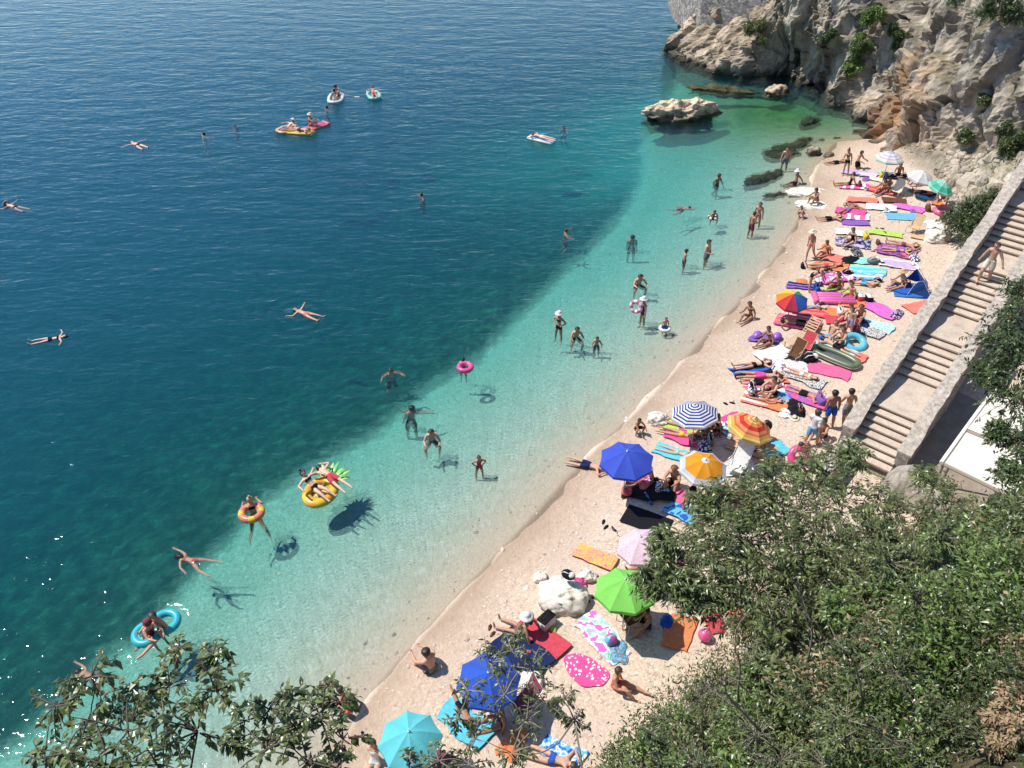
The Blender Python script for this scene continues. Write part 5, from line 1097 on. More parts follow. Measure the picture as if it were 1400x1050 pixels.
def towel(px,py,dx,dy,w,l,spec,label,cat='towel',wr=.04,leaf=False,zoff=.025,name=None,fold=0.0,ragged=.10):
    """dx,dy: picture direction of its length"""
    k_=.86 if py<760 else .84
    SEED[0]+=1; V_,F_,uv_=sheet(w*k_,l*k_,SEED[0],wr,leaf=leaf,fold=fold,ragged=ragged)
    o=link(name or 'beach_towel',mesh_np('beach_towel',V_,F_,[towelmat(spec)],True,uv=uv_),label=label,cat=cat,group='towels on the beach')
    g=G(px,py); place(o,g,gdir(px,py,dx,dy),True,zoff); return o
def canopy_mat(kind,cs):
    def fn(n,uv,u,v):
        if kind=='rings': return n.ramp(v,[(p,C(c)) for p,c in cs],'CONSTANT')
        if kind=='wedge': return n.ramp(u,[(i/len(cs),C(c)) for i,c in enumerate(cs)],'CONSTANT')
        if kind=='dots': return n.mix(n.math('LESS_THAN',n.voro(26,vec=n.obj()),.30),C(cs[0]),C(cs[1]))
        return C(cs[0]) if False else n.mix(n.mapr(n.noise(4,2,vec=n.obj()),.3,.7),[x*.9 for x in C(cs[0])],C(cs[0]))
    m=patmat('canopy_'+kind+str(abs(hash(str(cs)))%1),fn) if False else None
    key='canopy_'+kind+'_'+'_'.join(str(c) for c in cs); m=patmat(key,fn); nt_=m.node_tree
    if not any(x.type=='BSDF_TRANSLUCENT' for x in nt_.nodes):
        p_=nt_.nodes['Principled BSDF']; t_=nt_.nodes.new('ShaderNodeBsdfTranslucent'); x_=nt_.nodes.new('ShaderNodeMixShader'); x_.inputs[0].default_value=.22
        nt_.links.new(p_.inputs['Base Color'].links[0].from_socket,t_.inputs[0]); nt_.links.new(p_.outputs[0],x_.inputs[1]); nt_.links.new(t_.outputs[0],x_.inputs[2]); nt_.links.new(x_.outputs[0],nt_.nodes['Material Output'].inputs[0])
    return m
METAL=NT('umbrella_pole').base((.62,.62,.62),.35,.5); METAL.node_tree.nodes['Principled BSDF'].inputs['Metallic'].default_value=.6
def umbrella(px,py,Rr,mat,label,height_=1.95,tilt=(0,0),rise=.42,n_=8,hub='white',valance=True,turn=.2):
    """px,py: picture position of the canopy centre; tilt: lean of the canopy in world x,y"""
    z=2.4
    g=None
    for _ in range(12):
        p=P(px,py,z); gg=gz(p[0]-tilt[0]*1.2,p[1]-tilt[1]*1.2); z=gg+height_+rise*.5
    p=P(px,py,z); foot=np.array([p[0]-tilt[0]*height_*.8,p[1]-tilt[1]*height_*.8,0]); foot[2]=gz(foot[0],foot[1])
    root=bpy.data.objects.new('beach_umbrella',None); COL.objects.link(root); root.location=foot; root['label']=label; root['category']='umbrella'; root['group']='beach umbrellas'
    top=np.array([p[0],p[1],z])-foot; ax=un(np.array([tilt[0],tilt[1],1])); top=top+ax*0
    x=un(np.cross([0,1,0],ax)); y=np.cross(ax,x)
    rings=[0,.06,.14,.3,.45,.6,.75,.9,1.0]; sub=4; m_=n_*sub; V_=[];uv_=[]
    for r_ in rings:
        for k in range(m_+1):
            a=2*math.pi*k/m_+turn; e=(k%sub)/sub; sag=math.cos(math.pi/n_)/math.cos((e-.5)*2*math.pi/n_); edge=sag if True else 1
            scal=1-.035*math.sin(math.pi*e)*r_; rr=Rr*r_*edge*scal
            hh_=rise*(.55-r_**1.5) - .055*math.sin(math.pi*e)*r_*(1.25-r_)*Rr
            V_.append(top+x*math.cos(a)*rr+y*math.sin(a)*rr+ax*hh_); uv_.append((k/m_*.9999,r_))
    k1=m_+1; F_=[(i*k1+k,(i+1)*k1+k,(i+1)*k1+k+1,i*k1+k+1) for i in range(len(rings)-1) for k in range(m_)]
    if valance:
        b0=len(V_)
        for k in range(m_+1):
            a=2*math.pi*k/m_+turn; e=(k%sub)/sub; q=V_[(len(rings)-1)*k1+k]; V_.append(np.array(q)-ax*(.085+.03*math.sin(math.pi*e))); uv_.append((k/m_*.9999,1.0))
        F_+=[((len(rings)-1)*k1+k,b0+k,b0+k+1,(len(rings)-1)*k1+k+1) for k in range(m_)]
    o=link('canopy',mesh_np('canopy',V_,F_,[mat],False,uv=uv_),root)
    o.data.polygons.foreach_set('use_smooth',[False]*len(o.data.polygons))
    b=MB(); b.tube([(0,0,-.15),top+ax*rise*.5],.019,8); link('pole',b.mesh('pole',[METAL],True),root)
    b=MB(); b.ball(top+ax*(rise*.58),.04,0,8,5); b.tube([top+ax*(rise*.58),top+ax*(rise*.58+.10)],.012,6); link('finial',b.mesh('finial',[plastic(CC[hub])],True),root)
    hub_=top-ax*.28
    for k in range(n_):
        a=2*math.pi*k/n_+turn; b=MB(); e=top+x*math.cos(a)*Rr*.97+y*math.sin(a)*Rr*.97-ax*(rise*.45+.02); mid=top+x*math.cos(a)*Rr*.5+y*math.sin(a)*Rr*.5+ax*(rise*(.55-.5**1.5)-.03)
        b.tube([top+ax*rise*.5,mid,e],.007,4); b.tube([hub_,mid],.006,4); link('rib',b.mesh('rib',[METAL],True),root)
    return root,foot
def thing_at(name,mesh_,px,py,label,cat,d=(1,0),group=None,zoff=0.0,tilt=True,parts=()):
    o=link(name,mesh_,label=label,cat=cat,group=group); g=G(px,py)
    for nm,me in parts: link(nm,me,o)
    place(o,g,gdir(px,py,*d),tilt,zoff); return o
def bag(px,py,col,label,kind='tote',s=1.0,d=(1,0),col2='white'):
    rg=np.random.default_rng(SEED[0]); SEED[0]+=1; b=MB(); h=MB()
    if kind=='tote':
        n_=14; V_=[]; 
        for i,(z,wx,wy) in enumerate(((0,.20,.10),(.03,.23,.12),(.18,.25,.11),(.30,.27,.06),(.31,.25,.04),(.24,.23,.05))):
            for k in range(n_): a=2*math.pi*k/n_; V_.append((wx*math.copysign(abs(math.cos(a))**.6,math.cos(a))*s*(1+rg.uniform(-.05,.05)),wy*math.copysign(abs(math.sin(a))**.7,math.sin(a))*s,z*s))
        b.add(V_,[(i*n_+k,i*n_+(k+1)%n_,(i+1)*n_+(k+1)%n_,(i+1)*n_+k) for i in range(5) for k in range(n_)]+[tuple(range(n_))[::-1]])
        for y in (.05,-.05): h.tube([(-.10*s,y*s,.28*s),(-.09*s,y*1.6*s,.42*s),(.09*s,y*1.6*s,.42*s),(.10*s,y*s,.28*s)],.012*s,5)
        hn='handle'
    elif kind=='pack':
        b.ball((0,0,.14*s),(.19*s,.27*s,.15*s),0,14,10); b.ball((0,.14*s,.20*s),(.13*s,.12*s,.10*s),1,12,8)
        for x in (.08,-.08): h.tube([(x*s,-.22*s,.16*s),(x*1.4*s,-.10*s,.31*s),(x*s,.10*s,.31*s)],.02*s,5,flat=.5)
        hn='strap'
    else:   # duffel / cooler box
        b.box((0,0,.15*s),(.42*s,.28*s,.30*s),0,bev=.03*s); b.box((0,0,.315*s),(.43*s,.29*s,.05*s),1,bev=.015*s)
        h.tube([(-.17*s,0,.33*s),(-.15*s,0,.45*s),(.15*s,0,.45*s),(.17*s,0,.33*s)],.014*s,6); hn='handle'
    return thing_at('beach_bag',b.mesh('beach_bag',[pmat(col),pmat(col2)],True),px,py,label,'bag',d,'bags on the beach',0,True,[(hn,h.mesh(hn,[pmat(col2)],True))])
def clothes(px,py,col,label,w=.55,l=.45,h=.16,d=(1,0),cat='clothes'):
    """crumpled heap of fabric"""
    SEED[0]+=1; sd_=SEED[0]; n_=30; u,v=np.meshgrid(np.linspace(-1,1,n_),np.linspace(-1,1,n_)); u=u.ravel();v=v.ravel(); q=np.stack([u*1.6+sd_,v*1.6,0*u],1)
    rr=np.hypot(u,v); edge=1+.5*(fbm(q*.7,2,sd_%91)-.5); z=h*(np.clip(1-rr**2*.75,0,1)*(.35+.9*ridge(q*1.1,4,sd_%71)-.25))+.012
    x=u*w/2*edge+(fbm(q+3,3,sd_%51)-.5)*w*.35; y=v*l/2*edge+(fbm(q+7,3,sd_%53)-.5)*l*.35; z=np.where(rr>1.15,.008,z)
    i=(np.arange(n_-1)[:,None]*n_+np.arange(n_-1)).ravel(); F_=np.stack([i,i+1,i+n_+1,i+n_],1)
    F_=F_[(rr[F_].mean(1)<1.22)]
    return thing_at('clothes_heap',mesh_np('clothes_heap',np.stack([x,y,z],1),F_,[pmat(col) if ':' not in col else towelmat(col)],True,uv=np.stack([u*.5+.5,v*.5+.5],1)),px,py,label,cat,d,'clothes on the beach',.012)
WOODM=NT('beech_wood').base((.55,.40,.24),.6,.3)
def deckchair(px,py,d,fab,label,frame=None,back=.95,low=False,s=1.0):
    """folding chair: two frames, slung seat and back; +Y is where the sitter looks"""
    root=bpy.data.objects.new('deck_chair',None); COL.objects.link(root); root['label']=label; root['category']='chair'; root['group']='chairs on the beach'
    fm=frame or METAL; h=.26*s if low else .36*s; L=.52*s; bk=back*s
    b=MB()
    for x in (-.27*s,.27*s):
        b.tube([(x,L*.55,0),(x,L*.5,h),(x,-.05,h-.03),(x,-.42*bk,h+.62*bk)],.014,6); b.tube([(x,-.38,0),(x,-.05,h-.04),(x,L*.35,h)],.013,6)
        b.tube([(x,-.24*bk,h+.22),(x*1.08,L*.2,h+.20)],.016,6)
    b.tube([(-.27*s,L*.55,0.015),(.27*s,L*.55,.015)],.012,6); b.tube([(-.27*s,-.38,.015),(.27*s,-.38,.015)],.012,6); b.tube([(-.27*s,-.42*bk,h+.62*bk),(.27*s,-.42*bk,h+.62*bk)],.013,6)
    link('frame',b.mesh('frame',[fm],True),root)
    def sling(p,q,r,nm):
        V_=[];F_=[]
        for i in range(9):
            t=i/8; 
            for x in (-.255*s,.255*s): c=np.array(p)*(1-t)+np.array(q)*t; c=c-np.array([0,0,.06])*math.sin(math.pi*t); V_.append((x,c[1],c[2]))
        for i in range(8): F_.append((2*i,2*i+1,2*i+3,2*i+2))
        k=len(V_); V2=V_+[(a,b_,c-.008) for a,b_,c in V_]; F2=F_+[tuple(j+k for j in f[::-1]) for f in F_]
        m=MB(); m.add(V2,F2,0,[(x/(.51*s)+.5,i/len(V2)) for i,(x,_,_) in enumerate(V2)]); link(nm,m.mesh(nm,[towelmat(fab)],True),root)
    sling((0,L*.5,h+.005),(0,-.05,h-.02),0,'seat'); sling((0,-.05,h-.02),(0,-.42*bk,h+.62*bk),0,'backrest')
    g=G(px,py); place(root,g,gdir(px,py,*d),True,.0); return root
def sunbed(px,py,d,label,s=1.0):
    root=bpy.data.objects.new('wooden_sunbed',None); COL.objects.link(root); root['label']=label; root['category']='sunbed'; root['group']='chairs on the beach'
    b=MB()
    for x in (-.29,.29): b.box((x,.2,.28),(.05,1.35,.06),0,bev=.01)
    link('frame',b.mesh('frame',[WOODM]),root)
    b=MB()
    for i in range(11): b.box((0,-.42+i*.125,.325),(.54,.09,.022),0,bev=.005)
    link('seat',b.mesh('seat',[WOODM]),root); b=MB()
    for i in range(7): b.box((0,-.55-i*.085,.36+i*.085),(.54,.075,.022),0,bev=.005)
    for x in (-.25,.25): b.tube([(x,-.48,.31),(x,-1.1,.90)],.02,6)
    link('backrest',b.mesh('backrest',[WOODM]),root)
    for x in (-.28,.28):
        for y in (-.42,.80): b=MB(); b.tube([(x,y,0),(x,y,.27)],.025,6); link('leg',b.mesh('leg',[WOODM]),root)
    g=G(px,py); place(root,g,gdir(px,py,*d),True,0,s); return root
def hat(px,py,col,label):
    b=MB(); n_=20; rings=[(0,.12),(.07,.115),(.10,.06),(.105,.03),(.16,.015),(.21,.012),(.21,.0)]
    V_=[(r_*math.cos(2*math.pi*k/n_),r_*math.sin(2*math.pi*k/n_)*.92,h) for r_,h in rings for k in range(n_)]
    b.add(V_,[(i*n_+k,i*n_+(k+1)%n_,(i+1)*n_+(k+1)%n_,(i+1)*n_+k) for i in range(len(rings)-1) for k in range(n_)])
    h=MB(); h.torus((0,0,.045),.107,.012,0,20,6)
    return thing_at('sun_hat',b.mesh('sun_hat',[pmat(col)],True),px,py,label,'hat',(1,0),None,.02,True,[('hat_band',h.mesh('hat_band',[pmat('brown')],True))])
def sandals(px,py,d,col,label):
    root=bpy.data.objects.new('sandals',None); COL.objects.link(root); root['label']=label; root['category']='sandals'
    for x,a in ((-.09,.15),(.09,-.25)):
        b=MB(); V_=[];n_=16
        for z in (0,.025):
            for k in range(n_):
                t=2*math.pi*k/n_; V_.append((.045*math.cos(t)*(1+.25*math.sin(t)),.125*math.sin(t),z))
        b.add(V_,[(k,(k+1)%n_,n_+(k+1)%n_,n_+k) for k in range(n_)]+[tuple(range(n_))[::-1],tuple(n_+k for k in range(n_))])
        b.tube([(-.045,.0,.025),(0,.06,.06),(.045,0,.025)],.010,5)
        o=link('sandal',b.mesh('sandal',[pmat(col)],True),root); o.location=(x,a*.5,0); o.rotation_euler=(0,0,a)
    g=G(px,py); place(root,g,gdir(px,py,*d),True,.01); return root
def ball_(px,py,r,cs,label):
    b=MB(); b.ball((0,0,r),r,0,24,14); 
    for i in range(len(b.m)): b.m[i]=((i%24)//4)%len(cs)
    v=MB(); v.tube([(0,0,2*r-.005),(0,0,2*r+.008)],.02,8)
    return thing_at('beach_ball',b.mesh('beach_ball',[plastic(CC[c]) for c in cs],True),px,py,label,'ball',(1,.5),None,0,True,[('valve',v.mesh('valve',[plastic(CC['white'])],True))])
# ================================================================== umbrellas
U={}
def um(k,*a,**kw): U[k]=umbrella(*a,**kw)
um('far',1217,212,.84,canopy_mat('rings',[(0,'b8cce4'),(.3,'f2f0f4'),(.45,'d4cce4'),(.58,'f4f2f4'),(.7,'f0c0cc'),(.8,'f4f2f0'),(.88,'d2ead4')]),'pale striped umbrella farthest up the beach under the cliff')
um('white',1261,239,.80,canopy_mat('plain',['white']),'plain white umbrella in front of the cliff beside the mint one',height_=1.15,tilt=(.15,-.1))
um('mint',1289,253,.74,canopy_mat('rings',[(0,'white'),(.12,'mint'),(.55,'56c8a4'),(.9,'mint')]),'mint green umbrella at the beach head nearest the dark bush',height_=1.3,tilt=(.25,-.15))
um('rainbow',1084,407,.74,canopy_mat('wedge',['yellow','yellow','f0903a','e2484a','c2405a','3d6fc8','3d6fc8','4cae4e']),'rainbow coloured umbrella with one wedge of each colour',height_=1.1,tilt=(-.05,-.22),turn=.9)
um('stripe',950,560,.90,canopy_mat('rings',[(i/16,'f4f2f2' if i%2 else '2f4a9c') for i in range(16)]),'navy and white ring striped umbrella over the sunbathers near the water',height_=1.45,tilt=(-.12,.08))
um('red',1028,579,.86,canopy_mat('rings',[(0,'f6e07a'),(.1,'e8964a'),(.2,'f8d890'),(.26,'f09a58'),(.42,'dc4438'),(.60,'f2a070'),(.72,'e07a48'),(.80,'f4b46a'),(.92,'f4dc7c')]),'red and orange ring striped umbrella in the middle of the crowd',height_=1.45,tilt=(.24,.02))
um('orange',963,635,.86,canopy_mat('rings',[(0,'e8ecf0'),(.16,'f5a52e'),(.80,'cfd8e2'),(.92,'e6e9ee')]),'orange umbrella with a pale patterned border and white top',height_=1.5,tilt=(.04,-.05))
um('blue',857,624,.96,canopy_mat('plain',['4a64da']),'plain royal blue umbrella standing by the wet sand',height_=1.75,tilt=(-.03,-.02))
um('pink',877,741,.80,canopy_mat('dots',['f6dde8','eea4c6']),'pale pink dotted umbrella half hidden by the big tree',height_=1.4,tilt=(-.18,.05))
um('green',855,800,.92,canopy_mat('plain',['92e66c']),'bright green umbrella above the shingle near the white boulder',height_=1.7,tilt=(-.05,.12))
um('shade',668,926,.86,canopy_mat('plain',['3f68d6']),'royal blue umbrella partly behind the thin open tree',height_=1.6,tilt=(0,-.03))
um('cyan',560,1007,.80,canopy_mat('plain',['74e0ea']),'turquoise umbrella at the bottom edge close to the water',height_=1.7,tilt=(0,0))
# ================================================================== zone under the cliff
lying('prone',(1155,222),(1133,225),'dark clad sunbather lying at the water end below the cliff','trunks','black',3,'k')
sitting('stand_b',1156,240,(-.6,.8),'woman with a bun standing below the cliff beside the kneeling man','bikini','black',2,'k',style='bun')
sitting('kneel',1171,230,(1,.2),'man in dark shorts kneeling with an arm out below the cliff','trunks','black',2,'k')
towel(1166,237,1,.1,.9,1.5,'lilac','lilac towel at the feet of the standing woman below the cliff')
towel(1188,240,1,.15,.8,1.3,'stripe:lilac,white','lilac striped towel right of the plain lilac one')
clothes(1184,245,'purple','purple heap of clothes on the far towels')
towel(1197,246,1,.2,.7,1.1,'cream','small cream towel with nothing on it beyond the yellow bag')
bag(1205,242,'yellow','small yellow bag left of the dark blanket')
clothes(1206,236,'mint','pale mint cloth heap beyond the yellow bag')
towel(1167,256,1,.06,.95,1.9,'cross:pink,white,hotpink','pink and white towel under the woman with outstretched legs')
sitting('sitl',1161,254,(-1,.0),'woman sitting with legs stretched to the sea on the pink and white towel','onepiece','black',3,'b')
bag(1175,255,'maroon','maroon bag at the end of the pink and white towel')
clothes(1183,259,'black/white','black and white clothes right of the maroon bag')
towel(1227,242,1,.1,1.2,2.0,'navy','dark navy blanket under the man in the shade of the far umbrella')
sitting('sitx',1228,241,(-.4,1),'bare backed man sitting cross legged on the dark navy blanket','trunks','navy',3,'k')
bag(1236,243,'black','black bag on the dark navy blanket',kind='pack')
bag(1218,243,'black','dark rucksack left of the man on the navy blanket',kind='pack')
sitting('sitk',1253,252,(-1,.1),'bather hunched in front of the plain white umbrella','bikini','coral',1,'n')
bag(1266,247,'black','black bag in the shade of the white umbrella',kind='pack')
towel(1206,262,1,.25,1.0,1.8,'stripe:coral,red','coral towel under the two people sitting together')
sitting('sitr',1208,263,(-1,.3),'woman in red sitting beside the deck chair','bikini','red',3,'b',style='long')
sitting('sitk',1215,261,(-1,.35),'companion with dark hair next to the woman in red','bikini','coral',2,'k')
deckchair(1224,268,(-.9,.5),'cream','cream folding chair behind the two sitting people',WOODM)
towel(1222,275,1,.1,.8,1.6,'brown','brown mat in front of the cream folding chair')
towel(1262,266,1,.35,.8,1.9,'edge:navy,grey','dark navy towel with grey edge under the far lying man')
lying('sup',(1280,268),(1248,263),'man lying on the dark navy towel with grey edge','trunks','navy',3,'k')
towel(1266,272,1,.3,.55,1.5,'sky','sky blue mat beside the man on the dark navy towel')
sitting('sitx',1291,275,(-.5,1),'man sitting bare chested under the mint umbrella','trunks','orange',3,'k')
towel(1282,279,1,.2,.7,1.2,'orange','orange towel in front of the man under the mint umbrella')
towel(1178,275,1,.05,.8,1.9,'coral','crumpled coral towel in the middle of the far beach',wr=.06)
clothes(1188,274,'orange','orange clothes at the end of the crumpled coral towel')
towel(1204,285,1,.1,1.0,1.9,'white','white towel left of the magenta one')
clothes(1212,288,'navy/white','blue and white clothes between the white and the sky blue towels')
towel(1242,285,1,.22,.95,2.0,'magenta','magenta towel above the sky blue one',wr=.035)
clothes(1247,289,'purple','small purple heap on the edge of the magenta towel',.4,.35,.12)
towel(1235,297,1,.03,1.0,2.1,'sky','bright sky blue towel lying flat and empty',wr=.01,ragged=.01)
bag(1268,288,'brown','brown bag left of the pale pink ring',s=1.1)
p=G(1288,291); vring('swim_ring',(p[0],p[1],p[2]+.12),.40,.14,['pink'],'pale pink ring lying on the sand beside the dark bush')
clothes(1276,308,'white','white cloth draped at the foot of the far white boulder',1.0,.8,.2)
sitting('squat',1098,297,(-1,.4),'child squatting on the wet sand in front of the pale slabs','trunks','coral',2,'b',scale=.7)
q=G(1087,254); person('sitl',(q[0],q[1],q[2]+.1),gdir(1088,254,-1,.3),'man in white cap sitting at the waterline with legs in the water','trunks','black',3,'k',hat='white')
q=G(1116,279); person('sitk',(q[0],q[1],q[2]+.16),gdir(1116,279,-1,.3),'person sitting on the nearer pale slab','onepiece','maroon',3,'k')
towel(1162,290,1,.12,.9,1.9,'hotpink','hot pink towel under the reclining couple end of the far beach')
lying('supk',(1158,281),(1178,289),'bather with knee raised on the hot pink towel','bikini','red',3,'k',style='long')
lying('prone',(1168,285),(1150,294),'bather lying face down on the hot pink towel','trunks','purple',3,'b')
towel(1168,306,1,.03,.75,1.7,'purple','deep purple towel empty behind the head of a lying man',wr=.015)
lying('suph',(1151,300),(1117,302),'man in dark trunks lying with feet towards the water by the purple towel','trunks','black',2,'k')
towel(1170,298,1,.05,.8,1.7,'cross:pink,white','pink and white towel beyond the deep purple one')
towel(1162,319,1,.1,.9,1.7,'white','empty white towel behind the woman with dark curls')
towel(1166,333,1,.1,1.2,2.0,'blotch:lilac,grey,navy,lilac','blue grey patterned mat under the woman with dark curls')
sitting('sitr',1165,332,(-1,.35),'woman with dark curls sitting on the blue grey mat','onepiece','black',1,'k',style='long')
bag(1183,326,'yellow','yellow bag on the blue grey mat',s=1.1)
clothes(1181,321,'mint','mint cloth behind the yellow bag on the blue grey mat')
sandals(1160,340,(1,0),'black','dark sandals in front of the blue grey mat')
towel(1211,320,1,.16,.8,2.1,'lime','lime green towel with scattered things',wr=.03)
clothes(1209,319,'black/lime','dark clothes in the middle of the lime green towel',.6,.3,.1); sandals(1203,313,(1,.3),'black','black sandals beyond the lime green towel')
deckchair(1248,318,(-.9,.4),'tan','tan folding chair near the far white boulder',WOODM); towel(1262,326,1,.2,.6,1.5,'tan','tan mat beside the tan folding chair')
towel(1224,345,1,.22,1.3,2.1,'blotch:maroon,purple,pink,maroon','maroon towel under the two sunbathers near the hat')
lying('suph',(1256,341),(1212,334),'sunbather lying on the far side of the maroon towel','briefs','maroon',2,'k')
lying('suph',(1246,347),(1205,344),'sunbather lying on the near side of the maroon towel','bikini','purple',1,'b')
clothes(1250,353,'navy/white','blue and white clothes at the heads of the two sunbathers',.9,.5,.15); sandals(1196,343,(1,0),'maroon','maroon sandals at the feet of the two sunbathers'); bag(1200,334,'brown','small brown bag beyond the two sunbathers',s=.8)
sitting('walk',1107,356,(-.8,.5),'slim woman in pale sun hat walking along the sand','bikini','coral',2,'b',hat='cream')
towel(1140,354,1,.2,.9,1.8,'coral','coral towel under the bather right of the walking woman')
sitting('sitr',1131,350,(-1,.2),'bather sitting behind the walking woman','bikini','orange',3,'b'); clothes(1130,339,'orange','orange cloth behind the sitting bather',.6,.5,.18)
clothes(1160,357,'black','big black heap of clothes in the middle of the beach',1.1,.7,.25,(1,.4)); clothes(1172,347,'black/grey','long dark heap beyond the big black one',1.2,.45,.15)
towel(1178,358,1,.05,.9,1.8,'mint','pale mint towel beside the black clothes'); bag(1193,360,'grey','grey bag at the corner of the pale mint towel',kind='pack',s=1.2); bag(1205,361,'black','small black box bag left of the lilac towel',kind='box',s=.6)
towel(1227,363,1,.12,1.0,2.2,'edge:lilac,white','pale lilac towel with a white hat on it'); hat(1248,363,'white','white sun hat at the end of the pale lilac towel'); clothes(1206,373,'yellow','little yellow heap left of the lilac towel',.5,.3,.1)
# ================================================================== upper middle of the beach
towel(1135,366,1,.1,1.0,2.1,'orange','orange towel under a lying bather in the row above the pink one'); lying('sup',(1152,366),(1104,367),'bather in red lying on the orange towel','bikini','red',2,'b')
bag(1097,366,'black','small black bag at the feet of the bather on the orange towel',s=.8); bag(1158,375,'black','dark oval bag between the orange and the pale blue towels',kind='pack')
towel(1141,381,1,-.2,1.1,1.9,'blotch:hotpink,magenta,white,pink','pink patterned towel with a bather leaning on it'); lying('prone',(1136,372),(1112,382),'bather lying at the far edge of the pink patterned towel','bikini','purple',2,'k',style='long'); clothes(1148,378,'purple/white','purple and white clothes on the pink patterned towel')
towel(1186,371,1,.1,1.0,2.0,'stripe:mint,cyan','mint and cyan striped towel, empty'); towel(1181,379,1,.08,.9,2.0,'stripe:white,sky','white and sky blue striped towel behind a lying man')
lying('supk',(1200,391),(1164,388),'man in pale blue shorts lying on his side','trunks','sky',1,'k'); clothes(1167,381,'navy','small navy heap at the feet of the man in pale blue shorts',.4,.3,.12); bag(1200,385,'black','black bag behind the head of the man in pale blue shorts',kind='pack',s=.8)
sitting('bend',1109,399,(1,.1),'woman bending over a blue bag by the rainbow umbrella','bikini','black',2,'k',style='bun'); bag(1116,399,'blue','blue bag in front of the bending woman',s=1.3); bag(1118,390,'black','upright black bag beside the blue one',kind='box',s=.9); towel(1096,392,1,.1,.8,1.5,'stripe:navy,purple','navy and purple towel behind the rainbow umbrella'); clothes(1096,386,'orange','orange cloth above the navy and purple towel',.6,.5,.15)
sitting('sitr',1146,395,(-1,.3),'bather half hidden behind the pink doughnut mattress','trunks','brown',3,'k'); towel(1147,401,1,.35,.8,1.6,'lime','yellow green towel under the bather behind the mattress')
p=G(1139,411); airbed('doughnut_mattress',(p[0],p[1],p[2]+.13),gdir(1139,411,-1,-.05),1.95,.95,4,['pink','magenta'],'pink swirled mattress lying in front of a sitting boy',tilt=True,h=.11)
p=G(1160,416); towel(1163,416,1,.02,.9,1.5,'orange','orange towel at the end of the pink swirled mattress')
sitting('sitr',1163,408,(-1,.4),'boy with dark hair sitting behind the pink swirled mattress','trunks','red',1,'k'); bag(1175,411,'red','red bag beside the boy behind the mattress',kind='box',s=1.0); bag(1187,412,'black','black and white sports bag right of the red bag',kind='box',s=1.0,col2='white')
# tent
def tent(px,py,d,label):
    root=bpy.data.objects.new('beach_tent',None); COL.objects.link(root); root['label']=label; root['category']='tent'
    fl=[(-.7,-.55,0),(.7,-.55,0),(.7,.6,0),(-.7,.6,0)]; ap=[(-.55,.15,.92),(.55,.15,.92)]
    b=MB(); b.add([fl[0],fl[1],ap[1],ap[0],*(np.array([fl[0],fl[1],ap[1],ap[0]])+np.array([0,.02,-.02]))],[(0,1,2,3),(4,7,6,5)]); b.add([fl[0],ap[0],(-.66,.5,.25)],[(0,1,2)]); b.add([fl[1],ap[1],(.66,.5,.25)],[(0,2,1)]); link('shell',b.mesh('shell',[cloth('2f62b4')]),root)
    b=MB(); b.add([(-.72,-.5,.02),(.72,-.5,.02),(.72,1.1,.02),(-.72,1.1,.02)],[(0,1,2,3)]); link('groundsheet',b.mesh('groundsheet',[cloth('3a7ac0')]),root)
    b=MB(); b.add([(-.6,-.2,.45),(.1,-.28,.40),(.0,-.05,.7),(-.5,-.02,.72)],[(0,1,2,3)]); v_=np.array(b.v)+np.array([0,-.10,.06]); b.v=[tuple(x) for x in v_]; link('window_flap',b.mesh('window_flap',[cloth('7fb2e0')]),root)
    for s_ in (-1,1):
        b=MB(); b.tube([(s_*.7,-.55,0),(s_*.6,0,.88),(s_*.62,.3,.80),(s_*.7,.6,0)],.014,6); link('tent_pole',b.mesh('tent_pole',[METAL],True),root)
    g=G(px,py); place(root,g,gdir(px,py,*d),True,.01)
tent(1254,398,(-1,-.1),'blue pop-up beach tent near the parapet')
towel(1232,397,1,.3,.8,1.2,'blue','blue mat in front of the pop-up tent'); sitting('sitr',1233,392,(-1,.2),'woman with straw hat sitting in the mouth of the blue tent','bikini','white',2,'k',hat='tan'); lying('supk',(1238,390),(1218,394),'man stretched out with raised knee by the blue tent','trunks','navy',1,'k'); bag(1271,404,'grey','grey bag behind the blue tent',kind='pack',s=.9)
towel(1256,421,1,-.3,1.0,1.5,'coral','bright coral towel against the parapet',wr=.03); towel(1203,424,1,.5,1.0,2.0,'magenta','magenta towel alone on the sand below the tent',wr=.03); clothes(1225,431,'black/lilac','black and lilac clothes at the end of the magenta towel',.9,.5,.2,(1,.4))
towel(1108,428,1,.22,.85,2.0,'stripe:coral,red','red striped towel under the woman reading'); lying('pronee',(1127,424),(1088,423),'woman lying on her elbows reading on the red striped towel','bikini','sky',2,'k',style='long'); towel(1141,429,1,.1,.8,1.0,'orange','orange mat in front of the reading woman'); bag(1148,430,'white','white bag at the end of the orange mat',s=1.1)
p=G(1090,443); airbed('air_mattress',(p[0],p[1],p[2]+.10),gdir(1090,443,1,.18),1.95,.95,5,['hotpink','coral'],'pink and coral air mattress with a man in black lying on it',tilt=True); q=P(1091,441,p[2]+.3); person('prone',(q[0],q[1],p[2]+.19),gdir(1091,441,-1,-.15),'man in black lying on the pink and coral air mattress','trunks','black',3,'k')
clothes(1109,446,'grey','grey heap at the end of the pink and coral air mattress',.7,.6,.2)
towel(1150,441,1,.1,.9,1.8,'red','red towel under the couple with the standing child'); sitting('sitr',1162,440,(-1,.2),'dark haired woman sitting next to the standing child','bikini','white',1,'k'); sitting('sitk',1175,438,(-.7,.7),'man sitting back to back with the dark haired woman','trunks','maroon',2,'b'); sitting('stand_b',1160,456,(-.8,.4),'slim child standing beside the red towel','trunks','lilac',1,'b',scale=.78)
